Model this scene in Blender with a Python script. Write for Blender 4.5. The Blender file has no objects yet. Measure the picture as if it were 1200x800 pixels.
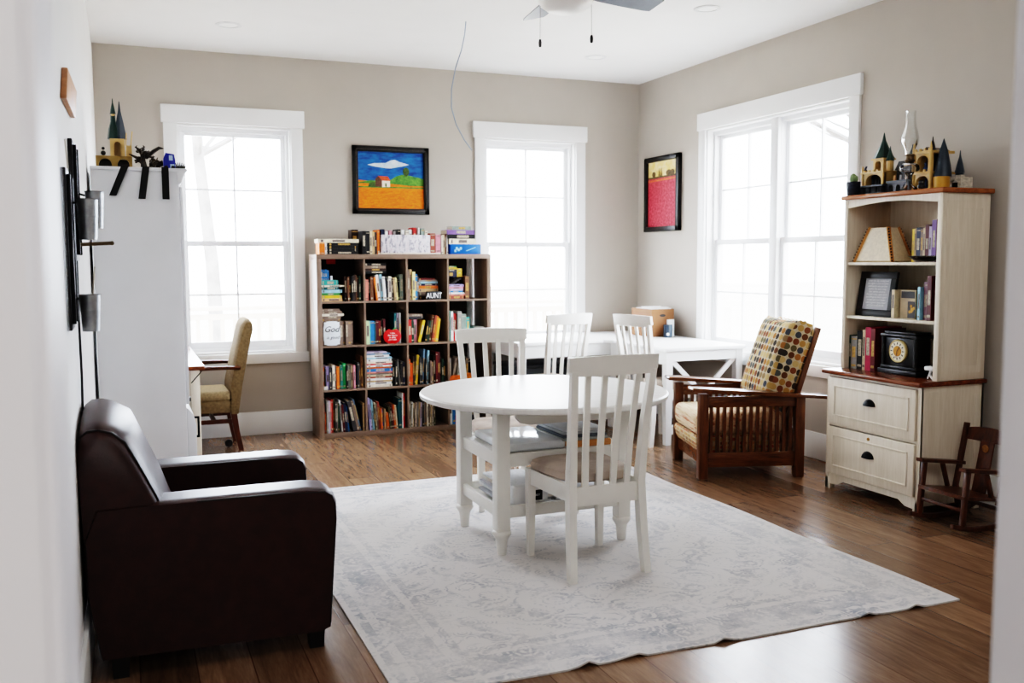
import bpy, bmesh, math, random
from mathutils import Matrix, Vector
random.seed(7)
sc = bpy.context.scene
COL = sc.collection
PI = math.pi

# ------------------------------------------------------------------ helpers
def lin(c):
    o = []
    for v in c[:3]:
        v = v / 255.0
        o.append(v / 12.92 if v <= .04045 else ((v + .055) / 1.055) ** 2.4)
    return (o[0], o[1], o[2], 1.0)

def new_mat(name):
    m = bpy.data.materials.new(name)
    m.use_nodes = True
    nt = m.node_tree
    b = nt.nodes['Principled BSDF']
    return m, nt, b

def N(nt, kind, **kw):
    n = nt.nodes.new(kind)
    for k, v in kw.items():
        if k.startswith('i_'):
            key = k[2:]
            key = int(key) if key.isdigit() else key.replace('_', ' ')
            n.inputs[key].default_value = v
        else:
            setattr(n, k, v)
    return n

def ramp(nt, fac, stops, interp='LINEAR'):
    r = nt.nodes.new('ShaderNodeValToRGB')
    r.color_ramp.interpolation = interp
    el = r.color_ramp.elements
    while len(el) < len(stops):
        el.new(.5)
    for e, (p, c) in zip(el, stops):
        e.position = p
        e.color = c if len(c) == 4 else lin(c)
    nt.links.new(fac, r.inputs[0])
    return r.outputs[0]

def mixc(nt, fac, a, b, blend='MIX'):
    n = nt.nodes.new('ShaderNodeMix')
    n.data_type = 'RGBA'
    n.blend_type = blend
    for s, v in ((n.inputs[0], fac), (n.inputs[6], a), (n.inputs[7], b)):
        if hasattr(v, 'links') or hasattr(v, 'is_linked'):
            nt.links.new(v, s)
        else:
            s.default_value = v
    return n.outputs[2]

def math_(nt, op, a, b=None, clamp=False):
    n = nt.nodes.new('ShaderNodeMath')
    n.operation = op
    n.use_clamp = clamp
    for i, v in enumerate((a, b)):
        if v is None: continue
        if isinstance(v, (int, float)): n.inputs[i].default_value = v
        else: nt.links.new(v, n.inputs[i])
    return n.outputs[0]

def coords(nt, scale=(1, 1, 1), rot=(0, 0, 0), loc=(0, 0, 0)):
    tc = nt.nodes.new('ShaderNodeTexCoord')
    mp = nt.nodes.new('ShaderNodeMapping')
    mp.inputs['Scale'].default_value = scale
    mp.inputs['Rotation'].default_value = rot
    mp.inputs['Location'].default_value = loc
    nt.links.new(tc.outputs['Object'], mp.inputs[0])
    return mp.outputs[0]

def noise(nt, vec, scale, detail=3, rough=.55, dist=0):
    n = N(nt, 'ShaderNodeTexNoise', i_Scale=scale, i_Detail=detail, i_Roughness=rough, i_Distortion=dist)
    nt.links.new(vec, n.inputs['Vector'])
    return n.outputs[0]

def add_bump(nt, b, h, strength=.2, dist=.01):
    n = N(nt, 'ShaderNodeBump', i_Strength=strength, i_Distance=dist)
    nt.links.new(h, n.inputs['Height'])
    nt.links.new(n.outputs[0], b.inputs['Normal'])

MC = {}
def M(name, rgb, rough=.5, metal=0, var=.06, vs=12, bump=0, bs=60, spec=.5, coat=0):
    if name in MC: return MC[name]
    m, nt, b = new_mat(name)
    v = coords(nt)
    n = noise(nt, v, vs)
    c = lin(rgb)
    lo = tuple(x * (1 - var * 2) for x in c[:3]) + (1,)
    hi = tuple(min(1, x * (1 + var * 2)) for x in c[:3]) + (1,)
    nt.links.new(ramp(nt, n, [(.3, lo), (.7, hi)]), b.inputs['Base Color'])
    b.inputs['Roughness'].default_value = rough
    b.inputs['Metallic'].default_value = metal
    b.inputs['Specular IOR Level'].default_value = spec
    b.inputs['Coat Weight'].default_value = coat
    if bump: add_bump(nt, b, noise(nt, v, bs, 4), bump, .004)
    MC[name] = m
    return m

def wood(name, c1, c2, sc_=(1, 1, 1), rough=.4, scale=6, spec=.5, bump=.05):
    if name in MC: return MC[name]
    m, nt, b = new_mat(name)
    v = coords(nt, sc_)
    n = noise(nt, v, scale, 6, .6, .6)
    f = noise(nt, v, scale * 5, 3)
    t = math_(nt, 'ADD', math_(nt, 'MULTIPLY', n, .75), math_(nt, 'MULTIPLY', f, .25))
    nt.links.new(ramp(nt, t, [(.32, c1), (.66, c2)]), b.inputs['Base Color'])
    b.inputs['Roughness'].default_value = rough
    b.inputs['Specular IOR Level'].default_value = spec
    if bump: add_bump(nt, b, f, bump, .002)
    MC[name] = m
    return m

class MB:
    """collects shapes; coordinates minus o become local"""
    def __init__(s, o=(0, 0, 0)):
        s.bm = bmesh.new(); s.o = Vector(o); s.mi = 0
    def _join(s, t):
        for f in t.faces: f.material_index = s.mi
        me = bpy.data.meshes.new('t'); t.to_mesh(me); t.free()
        s.bm.from_mesh(me); bpy.data.meshes.remove(me)
        return s
    def box(s, x0, x1, y0, y1, z0, z1, bev=0, mat=None, seg=2):
        t = bmesh.new()
        bmesh.ops.create_cube(t, size=1)
        for v in t.verts:
            v.co = Vector((x0 + (v.co.x + .5) * (x1 - x0), y0 + (v.co.y + .5) * (y1 - y0), z0 + (v.co.z + .5) * (z1 - z0)))
        if bev:
            bev = min(bev, .49 * min(abs(x1 - x0), abs(y1 - y0), abs(z1 - z0)))
            bmesh.ops.bevel(t, geom=t.edges[:], offset=bev, segments=seg, profile=.5, affect='EDGES')
        if mat is not None: t.transform(mat)
        return s._join(t)
    def beam(s, p0, p1, w, d, up=(0, 0, 1), bev=0):
        p0, p1 = Vector(p0), Vector(p1)
        z = (p1 - p0); L = z.length; z.normalize()
        u = Vector(up)
        if abs(z.dot(u)) > .98: u = Vector((0, 1, 0))
        x = u.cross(z).normalized(); y = z.cross(x)
        m = Matrix.Translation(p0) @ Matrix((x, y, z)).transposed().to_4x4()
        return s.box(-w / 2, w / 2, -d / 2, d / 2, 0, L, bev, m)
    def loft(s, loops, cap=True, closed=True):
        t = bmesh.new()
        vs = [[t.verts.new(Vector(p)) for p in l] for l in loops]
        n = len(loops[0])
        for a, b in zip(vs, vs[1:]):
            for i in range(n if closed else n - 1):
                j = (i + 1) % n
                try: t.faces.new((a[i], a[j], b[j], b[i]))
                except ValueError: pass
        if cap and closed:
            t.faces.new(vs[0][::-1]); t.faces.new(vs[-1])
        bmesh.ops.recalc_face_normals(t, faces=t.faces[:])
        return s._join(t)
    def rects(s, pts):
        """pts: (x,y,z,w,d) horizontal rectangles lofted upward"""
        return s.loft([[(x - w / 2, y - d / 2, z), (x + w / 2, y - d / 2, z), (x + w / 2, y + d / 2, z), (x - w / 2, y + d / 2, z)] for x, y, z, w, d in pts])
    def tube(s, pts, r, n=8, cap=True):
        pts = [Vector(p) for p in pts]
        loops = []
        prev = None
        for i, p in enumerate(pts):
            a = pts[max(0, i - 1)]; b = pts[min(len(pts) - 1, i + 1)]
            d = (b - a).normalized()
            if prev is None:
                u = Vector((0, 0, 1)) if abs(d.z) < .9 else Vector((1, 0, 0))
                x = u.cross(d).normalized()
            else:
                x = (prev - d * prev.dot(d)).normalized()
            prev = x
            y = d.cross(x)
            rr = r[i] if isinstance(r, (list, tuple)) else r
            loops.append([p + (x * math.cos(2 * PI * k / n) + y * math.sin(2 * PI * k / n)) * rr for k in range(n)])
        return s.loft(loops, cap)
    def lathe(s, prof, c=(0, 0, 0), n=24, axis='z', cap=True):
        loops = []
        for r, z in prof:
            l = []
            for k in range(n):
                a = 2 * PI * k / n
                p = (r * math.cos(a), r * math.sin(a), z)
                if axis == 'x': p = (p[2], p[0], p[1])
                if axis == 'y': p = (p[0], p[2], p[1])
                l.append((p[0] + c[0], p[1] + c[1], p[2] + c[2]))
            loops.append(l)
        return s.loft(loops, cap)
    def prism(s, poly, plane, lo, hi, bev=0, seg=2):
        def P(a, b, h):
            return {'xz': (a, h, b), 'xy': (a, b, h), 'yz': (h, a, b)}[plane]
        t = bmesh.new()
        A = [t.verts.new(P(a, b, lo)) for a, b in poly]
        B = [t.verts.new(P(a, b, hi)) for a, b in poly]
        n = len(poly)
        for i in range(n):
            t.faces.new((A[i], A[(i + 1) % n], B[(i + 1) % n], B[i]))
        ca = t.faces.new(A[::-1]); cb = t.faces.new(B)
        bmesh.ops.recalc_face_normals(t, faces=t.faces[:])
        if bev:
            ed = list(set(list(ca.edges) + list(cb.edges)))
            bmesh.ops.bevel(t, geom=ed, offset=bev, segments=seg, profile=.5, affect='EDGES')
        return s._join(t)
    def sphere(s, c, r, sx=1, sy=1, sz=1, n=12):
        t = bmesh.new()
        bmesh.ops.create_uvsphere(t, u_segments=n * 2, v_segments=n, radius=r)
        for v in t.verts: v.co = Vector((v.co.x * sx + c[0], v.co.y * sy + c[1], v.co.z * sz + c[2]))
        return s._join(t)
    def xf(s, m):
        s.bm.transform(m); return s
    def build(s, name, mats, parent=None, loc=None, rotz=0, ang=.7):
        if s.o.length: bmesh.ops.translate(s.bm, verts=s.bm.verts[:], vec=-s.o)
        bm = s.bm
        bm.normal_update()
        for e in bm.edges:
            e.smooth = len(e.link_faces) == 2 and e.calc_face_angle(0) < ang
        for f in bm.faces: f.smooth = True
        me = bpy.data.meshes.new(name)
        bm.to_mesh(me); bm.free()
        for m in (mats if isinstance(mats, (list, tuple)) else [mats]): me.materials.append(m)
        o = bpy.data.objects.new(name, me)
        COL.objects.link(o)
        if parent is not None: o.parent = parent
        if loc is not None: o.location = loc
        elif parent is None: o.location = s.o
        o.rotation_euler = (0, 0, rotz)
        return o

def tag(o, label, cat, group=None, kind=None):
    o['label'] = label; o['category'] = cat
    if group: o['group'] = group
    if kind: o['kind'] = kind
    return o

def thing(name, label, cat, loc=(0, 0, 0), rotz=0, group=None):
    o = bpy.data.objects.new(name, None)
    o.empty_display_size = .1
    COL.objects.link(o)
    o.location = loc; o.rotation_euler = (0, 0, rotz)
    return tag(o, label, cat, group)

def struct(o):
    o['kind'] = 'structure'; return o

def dup(root, loc, rotz, label=None, group=None):
    r = root.copy(); COL.objects.link(r); r.location = loc; r.rotation_euler = (0, 0, rotz)
    if label: r['label'] = label
    if group: r['group'] = group
    for ch in list(root.children):
        c = ch.copy(); COL.objects.link(c); c.parent = r
        for g in list(ch.children):
            d = g.copy(); COL.objects.link(d); d.parent = c
    return r

def text(name, s, size, mat, parent, loc, rot, ext=.001, align='CENTER', shear=0, sx=1):
    cu = bpy.data.curves.new('t', 'FONT')
    cu.body = s; cu.size = size; cu.extrude = ext; cu.align_x = align; cu.align_y = 'CENTER'; cu.shear = shear
    cu.resolution_u = 3
    t = bpy.data.objects.new('t', cu); COL.objects.link(t)
    bpy.context.view_layer.update()
    dg = bpy.context.evaluated_depsgraph_get()
    me = bpy.data.meshes.new_from_object(t.evaluated_get(dg))
    bpy.data.objects.remove(t); bpy.data.curves.remove(cu)
    me.materials.clear(); me.materials.append(mat)
    o = bpy.data.objects.new(name, me); COL.objects.link(o)
    o.parent = parent; o.location = loc; o.rotation_euler = rot; o.scale = (sx, 1, 1)
    return o

ORD = ['first', 'second', 'third', 'fourth', 'fifth', 'sixth', 'seventh', 'eighth', 'ninth', 'tenth', 'eleventh', 'twelfth',
       'thirteenth', 'fourteenth', 'fifteenth', 'sixteenth', 'seventeenth', 'eighteenth',
       'nineteenth', 'twentieth', 'twenty-first', 'twenty-second']

# ------------------------------------------------------------------ room numbers (metres)
L, R, D, H, NY = -.17, 4.515, 7.863, 3.05, .78   # left wall, right wall, back wall, ceiling, near wall

# ------------------------------------------------------------------ materials
m_wall = M('greige wall paint', (184, 177, 168), .85, var=.012, vs=3, bump=.04, bs=300, spec=.25)
m_ceil = M('white ceiling paint', (240, 239, 237), .9, var=.008, vs=3, spec=.2)
m_trim = M('white trim paint', (238, 238, 237), .4, var=.008, vs=5)
m_white = M('warm white furniture paint', (232, 229, 222), .32, var=.015, vs=9)
m_deskw = M('desk white lacquer', (240, 240, 239), .3, var=.01, vs=8)
m_tabtop = wood('whitewashed tabletop', (226, 223, 217), (240, 238, 234), (1, 6, 1), .33, 5, bump=.02)
m_grayw = M('white laminate cabinet', (226, 227, 230), .45, var=.012, vs=4)
m_black = M('black satin', (14, 13, 13), .4, var=.1)
m_iron = M('matte black metal', (20, 20, 21), .45, .6, var=.1)
m_suede = M('beige suede fabric', (176, 162, 150), .9, var=.09, vs=9, bump=.15, bs=220, spec=.2)
m_leather = M('dark brown leather', (50, 25, 22), .40, var=.12, vs=20, bump=.12, bs=160, spec=.5)
m_leather2 = M('leather piping', (16, 8, 8), .35, var=.1)
m_moak = wood('fumed oak', (66, 38, 20), (118, 72, 40), (7, 7, .9), .3, 5)
m_moakh = wood('fumed oak boards', (72, 42, 22), (124, 76, 42), (7, .9, 7), .25, 5)
m_dark = wood('dark walnut', (48, 22, 12), (92, 46, 24), (6, 6, 1), .3, 5)
m_rock = wood('red brown chair wood', (54, 30, 18), (104, 60, 36), (5, 5, 1), .33, 6)
m_cab = wood('cream washed pine', (214, 202, 182), (232, 222, 206), (10, 10, .7), .45, 4, bump=.06)
m_cabtop = wood('chestnut stained top', (84, 44, 24), (136, 76, 44), (6, .8, 6), .22, 5)
m_cabtop2 = wood('honey stained top', (132, 80, 46), (172, 110, 68), (6, .8, 6), .25, 5)
m_oakgrey = wood('grey oak laminate', (112, 92, 78), (142, 122, 106), (5, 5, .6), .5, 6)
m_oakgreyh = wood('grey oak laminate shelf', (112, 92, 78), (140, 120, 104), (.6, 5, 5), .5, 6)
m_pages = M('book pages', (226, 216, 196), .9, var=.05, vs=40)
m_paper = M('white paper', (236, 236, 236), .8, var=.015)
m_galv = M('galvanised steel', (158, 160, 162), .42, .75, var=.1, vs=30)
m_brass = M('aged brass', (150, 112, 52), .35, .8, var=.08)
m_teal_roof = M('dark green toy roof', (28, 56, 50), .35, var=.1)
m_slate = M('slate grey toy roof', (52, 62, 72), .35, var=.1)
m_tan = M('tan toy brick', (206, 172, 112), .35, var=.06)
m_toyd = M('dark toy brick', (40, 34, 28), .4, var=.15, vs=40)
m_toyg = M('grey toy brick', (84, 90, 96), .4, var=.08)
m_cushion_edge = M('tan piping', (188, 164, 120), .9, var=.06)
m_oliv = M('olive tweed', (118, 100, 74), .95, var=.12, vs=60, bump=.25, bs=260, spec=.15)
m_olivl = M('olive tweed light', (142, 124, 96), .95, var=.1, vs=60, bump=.25, bs=260, spec=.15)
m_kraft = M('brown kraft board', (132, 90, 58), .7, var=.05, vs=8)

def glass_mat(name, tint=(1, 1, 1, 1), refl=.6, rough=.02):
    m = bpy.data.materials.new(name); m.use_nodes = True
    nt = m.node_tree; nt.nodes.clear()
    out = nt.nodes.new('ShaderNodeOutputMaterial')
    t = N(nt, 'ShaderNodeBsdfTransparent'); t.inputs[0].default_value = tint
    g = N(nt, 'ShaderNodeBsdfGlossy'); g.inputs['Roughness'].default_value = rough
    lw = N(nt, 'ShaderNodeFresnel'); lw.inputs[0].default_value = 1.45
    mx = nt.nodes.new('ShaderNodeMixShader')
    nt.links.new(math_(nt, 'MULTIPLY', lw.outputs[0], refl), mx.inputs[0])
    nt.links.new(t.outputs[0], mx.inputs[1]); nt.links.new(g.outputs[0], mx.inputs[2])
    nt.links.new(mx.outputs[0], out.inputs[0])
    return m
m_glass = glass_mat('window glass', (.985, .99, .99, 1), .5)
def vinyl():
    m, nt, b = new_mat('translucent white vinyl')
    b.inputs['Base Color'].default_value = lin((240, 240, 240)); b.inputs['Roughness'].default_value = .35
    t = N(nt, 'ShaderNodeBsdfTranslucent'); t.inputs[0].default_value = (.9, .92, .95, 1)
    mx = N(nt, 'ShaderNodeMixShader'); mx.inputs[0].default_value = .1  # translucency mixed in to lighten backlit sashes, standing in for window glare
    out = [n for n in nt.nodes if n.type == 'OUTPUT_MATERIAL'][0]
    nt.links.new(b.outputs[0], mx.inputs[1]); nt.links.new(t.outputs[0], mx.inputs[2]); nt.links.new(mx.outputs[0], out.inputs[0])
    return m
m_vinyl = vinyl()
m_clear = glass_mat('clear lamp glass', (.93, .94, .94, 1), 1.6, .04)

def floor_mat():
    m, nt, b = new_mat('oak plank floor')
    v = coords(nt, rot=(0, 0, PI / 2))
    br = N(nt, 'ShaderNodeTexBrick', i_Scale=1.0, i_Mortar_Size=.0022, i_Mortar_Smooth=.1, i_Bias=0.0, i_Brick_Width=1.5, i_Row_Height=.185)
    br.offset = .37
    br.inputs['Color1'].default_value = (0, 0, 0, 1); br.inputs['Color2'].default_value = (1, 1, 1, 1)
    br.inputs['Mortar'].default_value = (.5, .5, .5, 1)
    nt.links.new(v, br.inputs['Vector'])
    tone = br.outputs['Color']
    # shift the grain per plank
    add = N(nt, 'ShaderNodeVectorMath', operation='MULTIPLY_ADD')
    nt.links.new(tone, add.inputs[0]); add.inputs[1].default_value = (7, 3, 5)
    nt.links.new(v, add.inputs[2])
    mp = N(nt, 'ShaderNodeMapping'); mp.inputs['Scale'].default_value = (1.0, 9, 1)
    nt.links.new(add.outputs[0], mp.inputs[0])
    g1 = noise(nt, mp.outputs[0], 2.2, 7, .62, 1.2)
    g2 = noise(nt, mp.outputs[0], 14, 4, .6)
    t = math_(nt, 'ADD', math_(nt, 'MULTIPLY', g1, .7), math_(nt, 'MULTIPLY', g2, .3))
    base = ramp(nt, t, [(.28, (112, 88, 70)), (.5, (140, 113, 91)), (.72, (164, 137, 112))])
    shade = ramp(nt, tone, [(0, (196, 190, 186)), (1, (255, 252, 248))])
    c = mixc(nt, 1.0, base, shade, 'MULTIPLY')
    c = mixc(nt, br.outputs['Fac'], c, lin((92, 66, 48)))
    nt.links.new(c, b.inputs['Base Color'])
    nt.links.new(ramp(nt, g2, [(.3, (.19, .19, .19, 1)), (.7, (.27, .27, .27, 1))]), b.inputs['Roughness'])
    b.inputs['Specular IOR Level'].default_value = .55
    h = math_(nt, 'SUBTRACT', math_(nt, 'MULTIPLY', g2, .25), br.outputs['Fac'])
    add_bump(nt, b, h, .12, .002)
    return m
m_floor = floor_mat()

def rug_mat(hx, hy):
    m, nt, b = new_mat('distressed grey rug')
    v = coords(nt)
    sp = nt.nodes.new('ShaderNodeSeparateXYZ'); nt.links.new(v, sp.inputs[0])
    ax = math_(nt, 'ABSOLUTE', sp.outputs[0]); ay = math_(nt, 'ABSOLUTE', sp.outputs[1])
    ed = math_(nt, 'MINIMUM', math_(nt, 'SUBTRACT', hx, ax), math_(nt, 'SUBTRACT', hy, ay))
    band = ramp(nt, math_(nt, 'MULTIPLY', ed, 1.6), [(0, (.2,) * 3 + (1,)), (.04, (.75,) * 3 + (1,)), (.10, (.3,) * 3 + (1,)), (.16, (.85,) * 3 + (1,)),
            (.38, (.25,) * 3 + (1,)), (.44, (.8,) * 3 + (1,)), (.5, (.4,) * 3 + (1,))], 'CONSTANT')
    cm = N(nt, 'ShaderNodeCombineXYZ'); nt.links.new(ax, cm.inputs[0]); nt.links.new(ay, cm.inputs[1])
    vo = N(nt, 'ShaderNodeTexVoronoi', i_Scale=7.5); vo.feature = 'SMOOTH_F1'; nt.links.new(cm.outputs[0], vo.inputs['Vector'])
    vo2 = N(nt, 'ShaderNodeTexVoronoi', i_Scale=19.0); nt.links.new(cm.outputs[0], vo2.inputs['Vector'])
    wv = math_(nt, 'SINE', math_(nt, 'MULTIPLY', vo.outputs['Distance'], 34))
    wv2 = math_(nt, 'SINE', math_(nt, 'MULTIPLY', vo2.outputs['Distance'], 22))
    dm = math_(nt, 'ADD', math_(nt, 'MULTIPLY', ax, 1.25), ay)
    md = math_(nt, 'SINE', math_(nt, 'MULTIPLY', dm, 17))
    pat = math_(nt, 'ADD', math_(nt, 'ADD', math_(nt, 'MULTIPLY', wv, .3), math_(nt, 'MULTIPLY', wv2, .25)), math_(nt, 'MULTIPLY', md, .2))
    pat = math_(nt, 'ADD', pat, band)
    wear = noise(nt, v, 4.5, 7, .75)
    fine = noise(nt, v, 48, 5, .75)
    wear = ramp(nt, math_(nt, 'ADD', math_(nt, 'MULTIPLY', wear, .7), math_(nt, 'MULTIPLY', fine, .35)), [(.42, (0, 0, 0, 1)), (.66, (1, 1, 1, 1))])
    f = math_(nt, 'MULTIPLY', ramp(nt, math_(nt, 'MULTIPLY', pat, .8), [(.3, (0, 0, 0, 1)), (.62, (1, 1, 1, 1))]), wear, True)
    c = mixc(nt, math_(nt, 'MULTIPLY', f, 1.0), lin((210, 206, 204)), lin((150, 153, 162)))
    blot = noise(nt, v, 1.1, 3)
    c = mixc(nt, ramp(nt, blot, [(.4, (0, 0, 0, 1)), (.7, (.5, .5, .5, 1))]), c, lin((192, 187, 180)))
    nt.links.new(c, b.inputs['Base Color'])
    b.inputs['Roughness'].default_value = .95
    b.inputs['Specular IOR Level'].default_value = .15
    add_bump(nt, b, fine, .25, .003)
    return m

def dots_mat(name, pitch, base, cols, ax=(0, 2), rad=.4, light=0):
    """rows of coloured woven dots"""
    m, nt, b = new_mat(name)
    v = coords(nt)
    sp = nt.nodes.new('ShaderNodeSeparateXYZ'); nt.links.new(v, sp.inputs[0])
    tcn = nt.nodes.new('ShaderNodeTexCoord'); sn = nt.nodes.new('ShaderNodeSeparateXYZ'); nt.links.new(tcn.outputs['Normal'], sn.inputs[0])
    side = math_(nt, 'GREATER_THAN', math_(nt, 'ABSOLUTE', sn.outputs[0]), .72)
    topn = math_(nt, 'GREATER_THAN', math_(nt, 'ABSOLUTE', sn.outputs[2]), .72)
    def pick(a, b_, f_): return math_(nt, 'ADD', math_(nt, 'MULTIPLY', a, math_(nt, 'SUBTRACT', 1, f_)), math_(nt, 'MULTIPLY', b_, f_))
    src = {ax[0]: pick(sp.outputs[ax[0]], sp.outputs[1], side), ax[1]: pick(sp.outputs[ax[1]], sp.outputs[1], topn)}
    fl, fr = [], []
    for a in ax:
        s = math_(nt, 'MULTIPLY', src[a], 1 / pitch)
        fl.append(math_(nt, 'FLOOR', s)); fr.append(math_(nt, 'SUBTRACT', math_(nt, 'FRACT', s), .5))
    d = math_(nt, 'SQRT', math_(nt, 'ADD', math_(nt, 'POWER', fr[0], 2), math_(nt, 'POWER', fr[1], 2)))
    mask = math_(nt, 'LESS_THAN', d, rad)
    cm = nt.nodes.new('ShaderNodeCombineXYZ'); nt.links.new(fl[0], cm.inputs[0]); nt.links.new(fl[1], cm.inputs[1])
    wn = N(nt, 'ShaderNodeTexWhiteNoise'); wn.noise_dimensions = '2D'; nt.links.new(cm.outputs[0], wn.inputs['Vector'])
    st = [(i / len(cols), c) for i, c in enumerate(cols)]
    col = ramp(nt, wn.outputs['Value'], st, 'CONSTANT')
    f = noise(nt, v, 180, 3)
    c = mixc(nt, mask, lin(base), col)
    c = mixc(nt, .5, c, mixc(nt, f, lin((150, 145, 140)), lin((255, 255, 255))), 'MULTIPLY')
    nt.links.new(c, b.inputs['Base Color'])
    b.inputs['Roughness'].default_value = .9
    b.inputs['Specular IOR Level'].default_value = .15
    add_bump(nt, b, f, .2, .002)
    return m

DOTC = [(186, 152, 98), (112, 76, 54), (96, 98, 94), (168, 118, 72), (200, 174, 126), (134, 86, 62), (112, 104, 80), (72, 66, 62), (178, 140, 86), (150, 128, 96), (88, 92, 100), (196, 168, 120)]
m_dots = dots_mat('circle print upholstery', .046, (202, 188, 162), DOTC, (0, 2), .46)
m_dots2 = dots_mat('small check upholstery', .026, (224, 204, 170), [(196, 120, 84), (206, 160, 110), (150, 110, 84), (222, 196, 160), (176, 92, 66), (214, 180, 120)], (0, 2), .42)

def stripes_mat():
    m, nt, b = new_mat('woven stripe upholstery')
    v = coords(nt, (1, 14, 14))
    w = noise(nt, v, 2.2, 3, .7)
    c = ramp(nt, w, [(.3, (150, 92, 70)), (.42, (216, 190, 156)), (.55, (232, 212, 184)), (.65, (190, 128, 100))])
    nt.links.new(c, b.inputs['Base Color']); b.inputs['Roughness'].default_value = .9
    b.inputs['Specular IOR Level'].default_value = .15
    return m
m_stripe = stripes_mat()

# ------------------------------------------------------------------ room shell
WT = .16
mb = MB(); mb.box(L - WT, R + WT, -3, D + WT, -.1, 0); struct(mb.build('floor', m_floor))
mb = MB(); mb.box(L - WT, R + WT, NY - .18, D + WT, H, H + .1); struct(mb.build('ceiling', m_ceil))

def wall_with_holes(name, axis, a0, a1, c0, c1, holes, z1=H):
    """axis 'x': wall runs along x between y=c0..c1"""
    mb = MB()
    def B(p, q, z0, z):
        if q - p < 1e-4 or z - z0 < 1e-4: return
        if axis == 'x': mb.box(p, q, c0, c1, z0, z)
        else: mb.box(c0, c1, p, q, z0, z)
    cur = a0
    for (h0, h1, hz0, hz1) in sorted(holes):
        B(cur, h0, 0, z1); B(h0, h1, 0, hz0); B(h0, h1, hz1, z1)
        cur = h1
    B(cur, a1, 0, z1)
    return struct(mb.build(name, m_wall))

ZB, ZT = .675, 2.485
W1 = (.405, 1.285); W2 = (2.962, 3.855); W3 = (5.045, 6.735)
wall_with_holes('wall_back', 'x', L - WT, R + WT, D, D + WT, [(W1[0], W1[1], ZB, ZT), (W2[0], W2[1], ZB, ZT)])
wall_with_holes('wall_right', 'y', NY, D, R, R + WT, [(W3[0], W3[1], ZB, ZT)])
mb = MB(); mb.box(L - WT, L, NY, D, 0, H); struct(mb.build('wall_left', M('left wall paint', (226, 224, 222), .8, var=.01, vs=3, spec=.25)))
JX0, JX1 = -.043, .94
wall_with_holes('wall_near', 'x', L - WT, R + WT, NY - .16, NY, [(JX0 - .02, JX1 + .02, 0, 2.36)])
# door casing of the doorway the photo is taken through
m_jamb = M('doorway paint', (232, 231, 234), .5, var=.008, vs=4)
mb = MB()
mb.box(JX0 - .02, JX0, NY - .165, NY + .005, 0, 2.34); mb.box(JX1, JX1 + .02, NY - .165, NY + .005, 0, 2.34); mb.box(JX0 - .02, JX1 + .02, NY - .165, NY + .005, 2.34, 2.36)
for y0, y1 in ((NY - .18, NY - .16), (NY, NY + .018)):
    for x0, x1 in ((max(L + .001, JX0 - .1) if y0 >= NY else JX0 - .1, JX0 - .006), (JX1 + .006, JX1 + .1)):
        mb.box(x0, x1, y0, y1, 0, 2.36, .004)
    mb.box(max(L + .001, JX0 - .1), JX1 + .1, y0, y1, 2.345, 2.45, .004)
struct(mb.build('trim_1', m_jamb))
# hall behind the camera
m_hall = M('hall paint', (222, 220, 218), .8, var=.01)
mb = MB(); mb.box(L - WT, R + WT, -3, NY - .16, 2.75, 2.85); struct(mb.build('ceiling_hall', m_ceil))
mb = MB(); mb.box(L - WT - .6, L - WT, -3, NY - .16, 0, 2.85); struct(mb.build('wall_hall_left', m_hall))
mb = MB(); mb.box(R + WT, R + WT + .1, -3, NY - .16, 0, 2.85); struct(mb.build('wall_hall_right', m_hall))
mb = MB(); mb.box(L - WT, R + WT, -3.1, -3, 0, 2.85); struct(mb.build('wall_hall_rear', m_hall))

# baseboards
BH = .19
mb = MB(); mb.box(L, R, D - .016, D, 0, BH, .004); struct(mb.build('baseboard_back', m_trim))
mb = MB(); mb.box(R - .016, R, NY + .001, D - .016, 0, BH, .004); struct(mb.build('baseboard_right', m_trim))
mb = MB(); mb.box(L, L + .016, NY + .02, D - .016, 0, BH, .004); struct(mb.build('baseboard_left', m_trim))

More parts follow.
